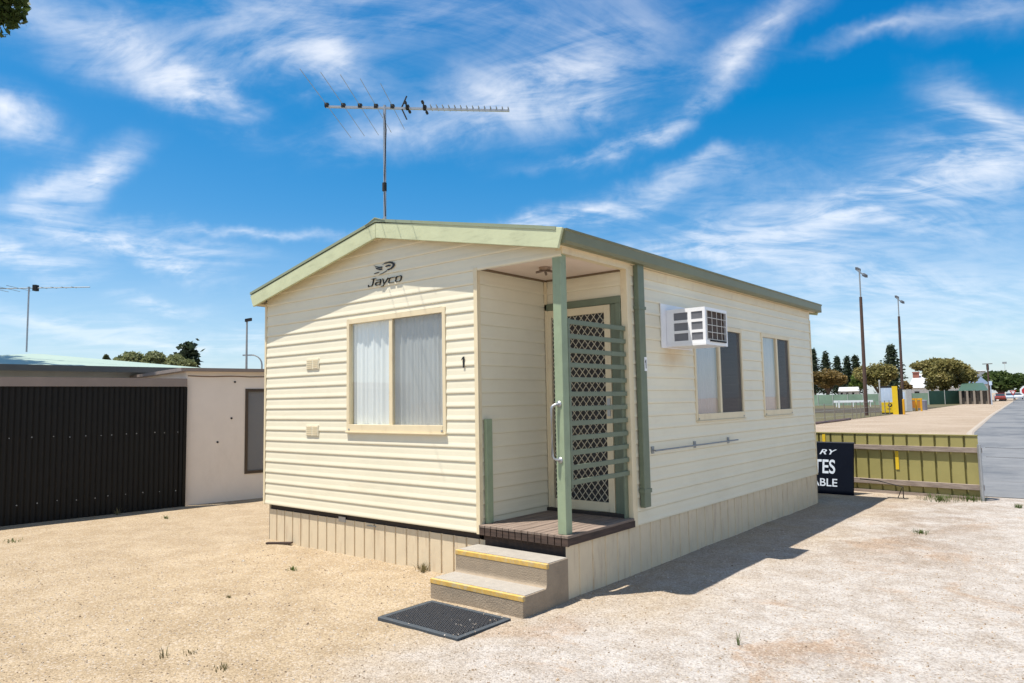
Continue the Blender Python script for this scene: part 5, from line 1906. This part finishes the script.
car('red car parked under the dark round tree', 1000.5, 399, 165, paint('red_car', (0.20, 0.03, 0.02), rough=0.25), 0)
car('pale blue car at the road end, left of the triangular sign', 1010.5, 399, 185, paint('pale_blue_car', (0.42, 0.50, 0.60), rough=0.25), 0)
car('white car at the road end, right of the triangular sign', 1018.5, 399, 200, paint('white_car', (0.68, 0.70, 0.73), rough=0.25), 0)

# ------------------------------------------------------------------ loose things on the ground
def grass_tuft(label, px, py, h, n, spread, m, seed):
    random.seed(seed)
    p = gnd(px, py)
    p.z = ground_height(p.x, p.y)
    mb = MB()
    for k in range(n):
        a = random.uniform(0, 2 * PI)
        q = p + Vector((math.cos(a), math.sin(a), 0)) * spread * random.random()
        l_ = Vector((math.cos(a + random.gauss(0, .6)), math.sin(a + random.gauss(0, .6)), 0)) * h * random.uniform(.2, .7)
        hh = h * random.uniform(.5, 1.1)
        w_ = Vector((-math.sin(a), math.cos(a), 0)) * 0.004
        m1 = q + l_ * 0.35 + Zv * hh * 0.6
        mb.quad(q - w_ - Zv * .01, q + w_ - Zv * .01, m1 + w_ * .7, m1 - w_ * .7).quad(m1 - w_ * .7, m1 + w_ * .7, q + l_ + Zv * hh)
    o = mb.build('grass_tuft', m, origin=(p.x, p.y, 0), fixn=False)
    return tag(o, label, 'grass tuft', 'weeds in the gravel')


wg = leaf_mat('weed_green', (0.06, 0.11, 0.02), (0.14, 0.17, 0.05), 5)
wd_ = leaf_mat('weed_dry', (0.13, 0.12, 0.05), (0.27, 0.22, 0.12), 5)
for args in (('green grass tuft at the foot of the grey end post', 972, 500.5, .10, 130, .22, wg, 1), ('wider green grass tuft along the olive fence foot', 940, 500, .09, 190, .32, wg, 2),
             ('green tuft alone in the middle of the drive', 921, 534, .05, 60, .10, wg, 3), ('single upright green blade in the white gravel', 738, 645, .10, 5, .01, wg, 4),
             ('small green weed left of the cabin skirting', 292, 570, .045, 26, .05, wg, 5), ('dry grey weed stem in the sandy yard foreground', 164, 657, .07, 9, .03, wd_, 6),
             ('low dry tuft nearest the bottom left edge', 222, 668, .025, 40, .07, wd_, 7), ('weed at the left end of the concrete steps', 423, 571, .09, 60, .07, wd_, 8),
             ('pale weed below the middle of the black fence', 118, 515, .13, 26, .06, wd_, 9), ('small weed under the cream shed wall', 166, 519, .06, 24, .06, wg, 10),
             ('low green patch far left before the black fence', 12, 542, .04, 40, .14, wg, 11), ('thin weed tuft in the middle of the sandy yard', 228, 598, .03, 14, .02, wd_, 12),
             ('green tuft by the far edge of the drive near road', 1018, 508, .07, 40, .06, wg, 13), ('small dry tuft right of the sandy yard weed', 190, 652, .03, 16, .06, wd_, 14)):
    grass_tuft(*args)
p = gnd(279, 545)
mb = MB()
mb.bar(p + Vector((-.16, -.06, .015)), p + Vector((.15, .07, .03)), 0.045, 0.02)
tag(mb.build('stick', deckf, origin=(p.x, p.y, 0)), 'dark broken stick lying by the left end of the skirting', 'stick')


def gravel():
    random.seed(5)
    mb = MB()
    n = 0
    while n < 17000:
        d = 2.0 + 7.5 * random.random() ** 1.4
        px = random.uniform(-60, 1090)
        r_ = ray(px, 400)
        h = math.hypot(r_.x, r_.y)
        x, y = CAM.x + r_.x / h * d, CAM.y + r_.y / h * d
        if -W - 0.05 < x < 0.0 and -0.03 < y < LEN:
            continue
        if -1.0 < x < 0.04 and -0.66 < y < 0:
            continue
        if y > 7.9 or x < -8.2:
            continue
        onmat = mx0 < x < mx1 and my0 < y < my1
        if onmat and random.random() > 0.8:
            continue
        z = ground_height(x, y) + (0.016 if onmat else 0)
        s = random.choice((0.003, 0.004, 0.004, 0.005, 0.006, 0.008)) * random.uniform(0.8, 1.25)
        if random.random() < 0.012:
            s *= 1.8
        i = len(mb.v)
        a = random.random() * 6.28
        for k in range(5):
            t_ = a + 2 * PI * k / 5
            q = s * random.uniform(.7, 1.2)
            mb.v.append(Vector((x + q * math.cos(t_), y + q * math.sin(t_), z - 0.001)))
        for k in range(4):
            t_ = a + 0.4 + 2 * PI * k / 4
            q = s * random.uniform(.35, .7)
            mb.v.append(Vector((x + q * math.cos(t_), y + q * math.sin(t_), z + s * random.uniform(.5, 1.0))))
        top = [i + 5 + k for k in range(4)]
        mb.f.append(tuple(top))
        for k in range(5):
            kk = (k + 1) % 5
            t0, t1 = top[min(3, k)], top[min(3, kk)] if kk else top[0]
            if t0 == t1:
                mb.f.append((i + k, i + kk, t0))
            else:
                mb.f.append((i + k, i + kk, t1, t0))
        n += 1
    m, nt, b = new_mat('loose_stones')
    g_ = nt.nodes.new('ShaderNodeNewGeometry')
    rp = nt.nodes.new('ShaderNodeValToRGB')
    cr = rp.color_ramp
    cr.elements[0].position = 0.0
    cr.elements[0].color = (0.16, 0.115, 0.08, 1)
    cr.elements[1].position = 1.0
    cr.elements[1].color = (0.50, 0.46, 0.41, 1)
    e = cr.elements.new(0.2)
    e.color = (0.33, 0.24, 0.155, 1)
    e = cr.elements.new(0.7)
    e.color = (0.42, 0.345, 0.265, 1)
    nt.links.new(g_.outputs['Random Per Island'], rp.inputs[0])
    nt.links.new(rp.outputs[0], b.inputs['Base Color'])
    b.inputs['Roughness'].default_value = 0.9
    o = mb.build('loose_gravel', m, fixn=False)
    tag(o, 'scattered loose pale stones on the sandy yard and drive', 'gravel', kind='stuff')


gravel()
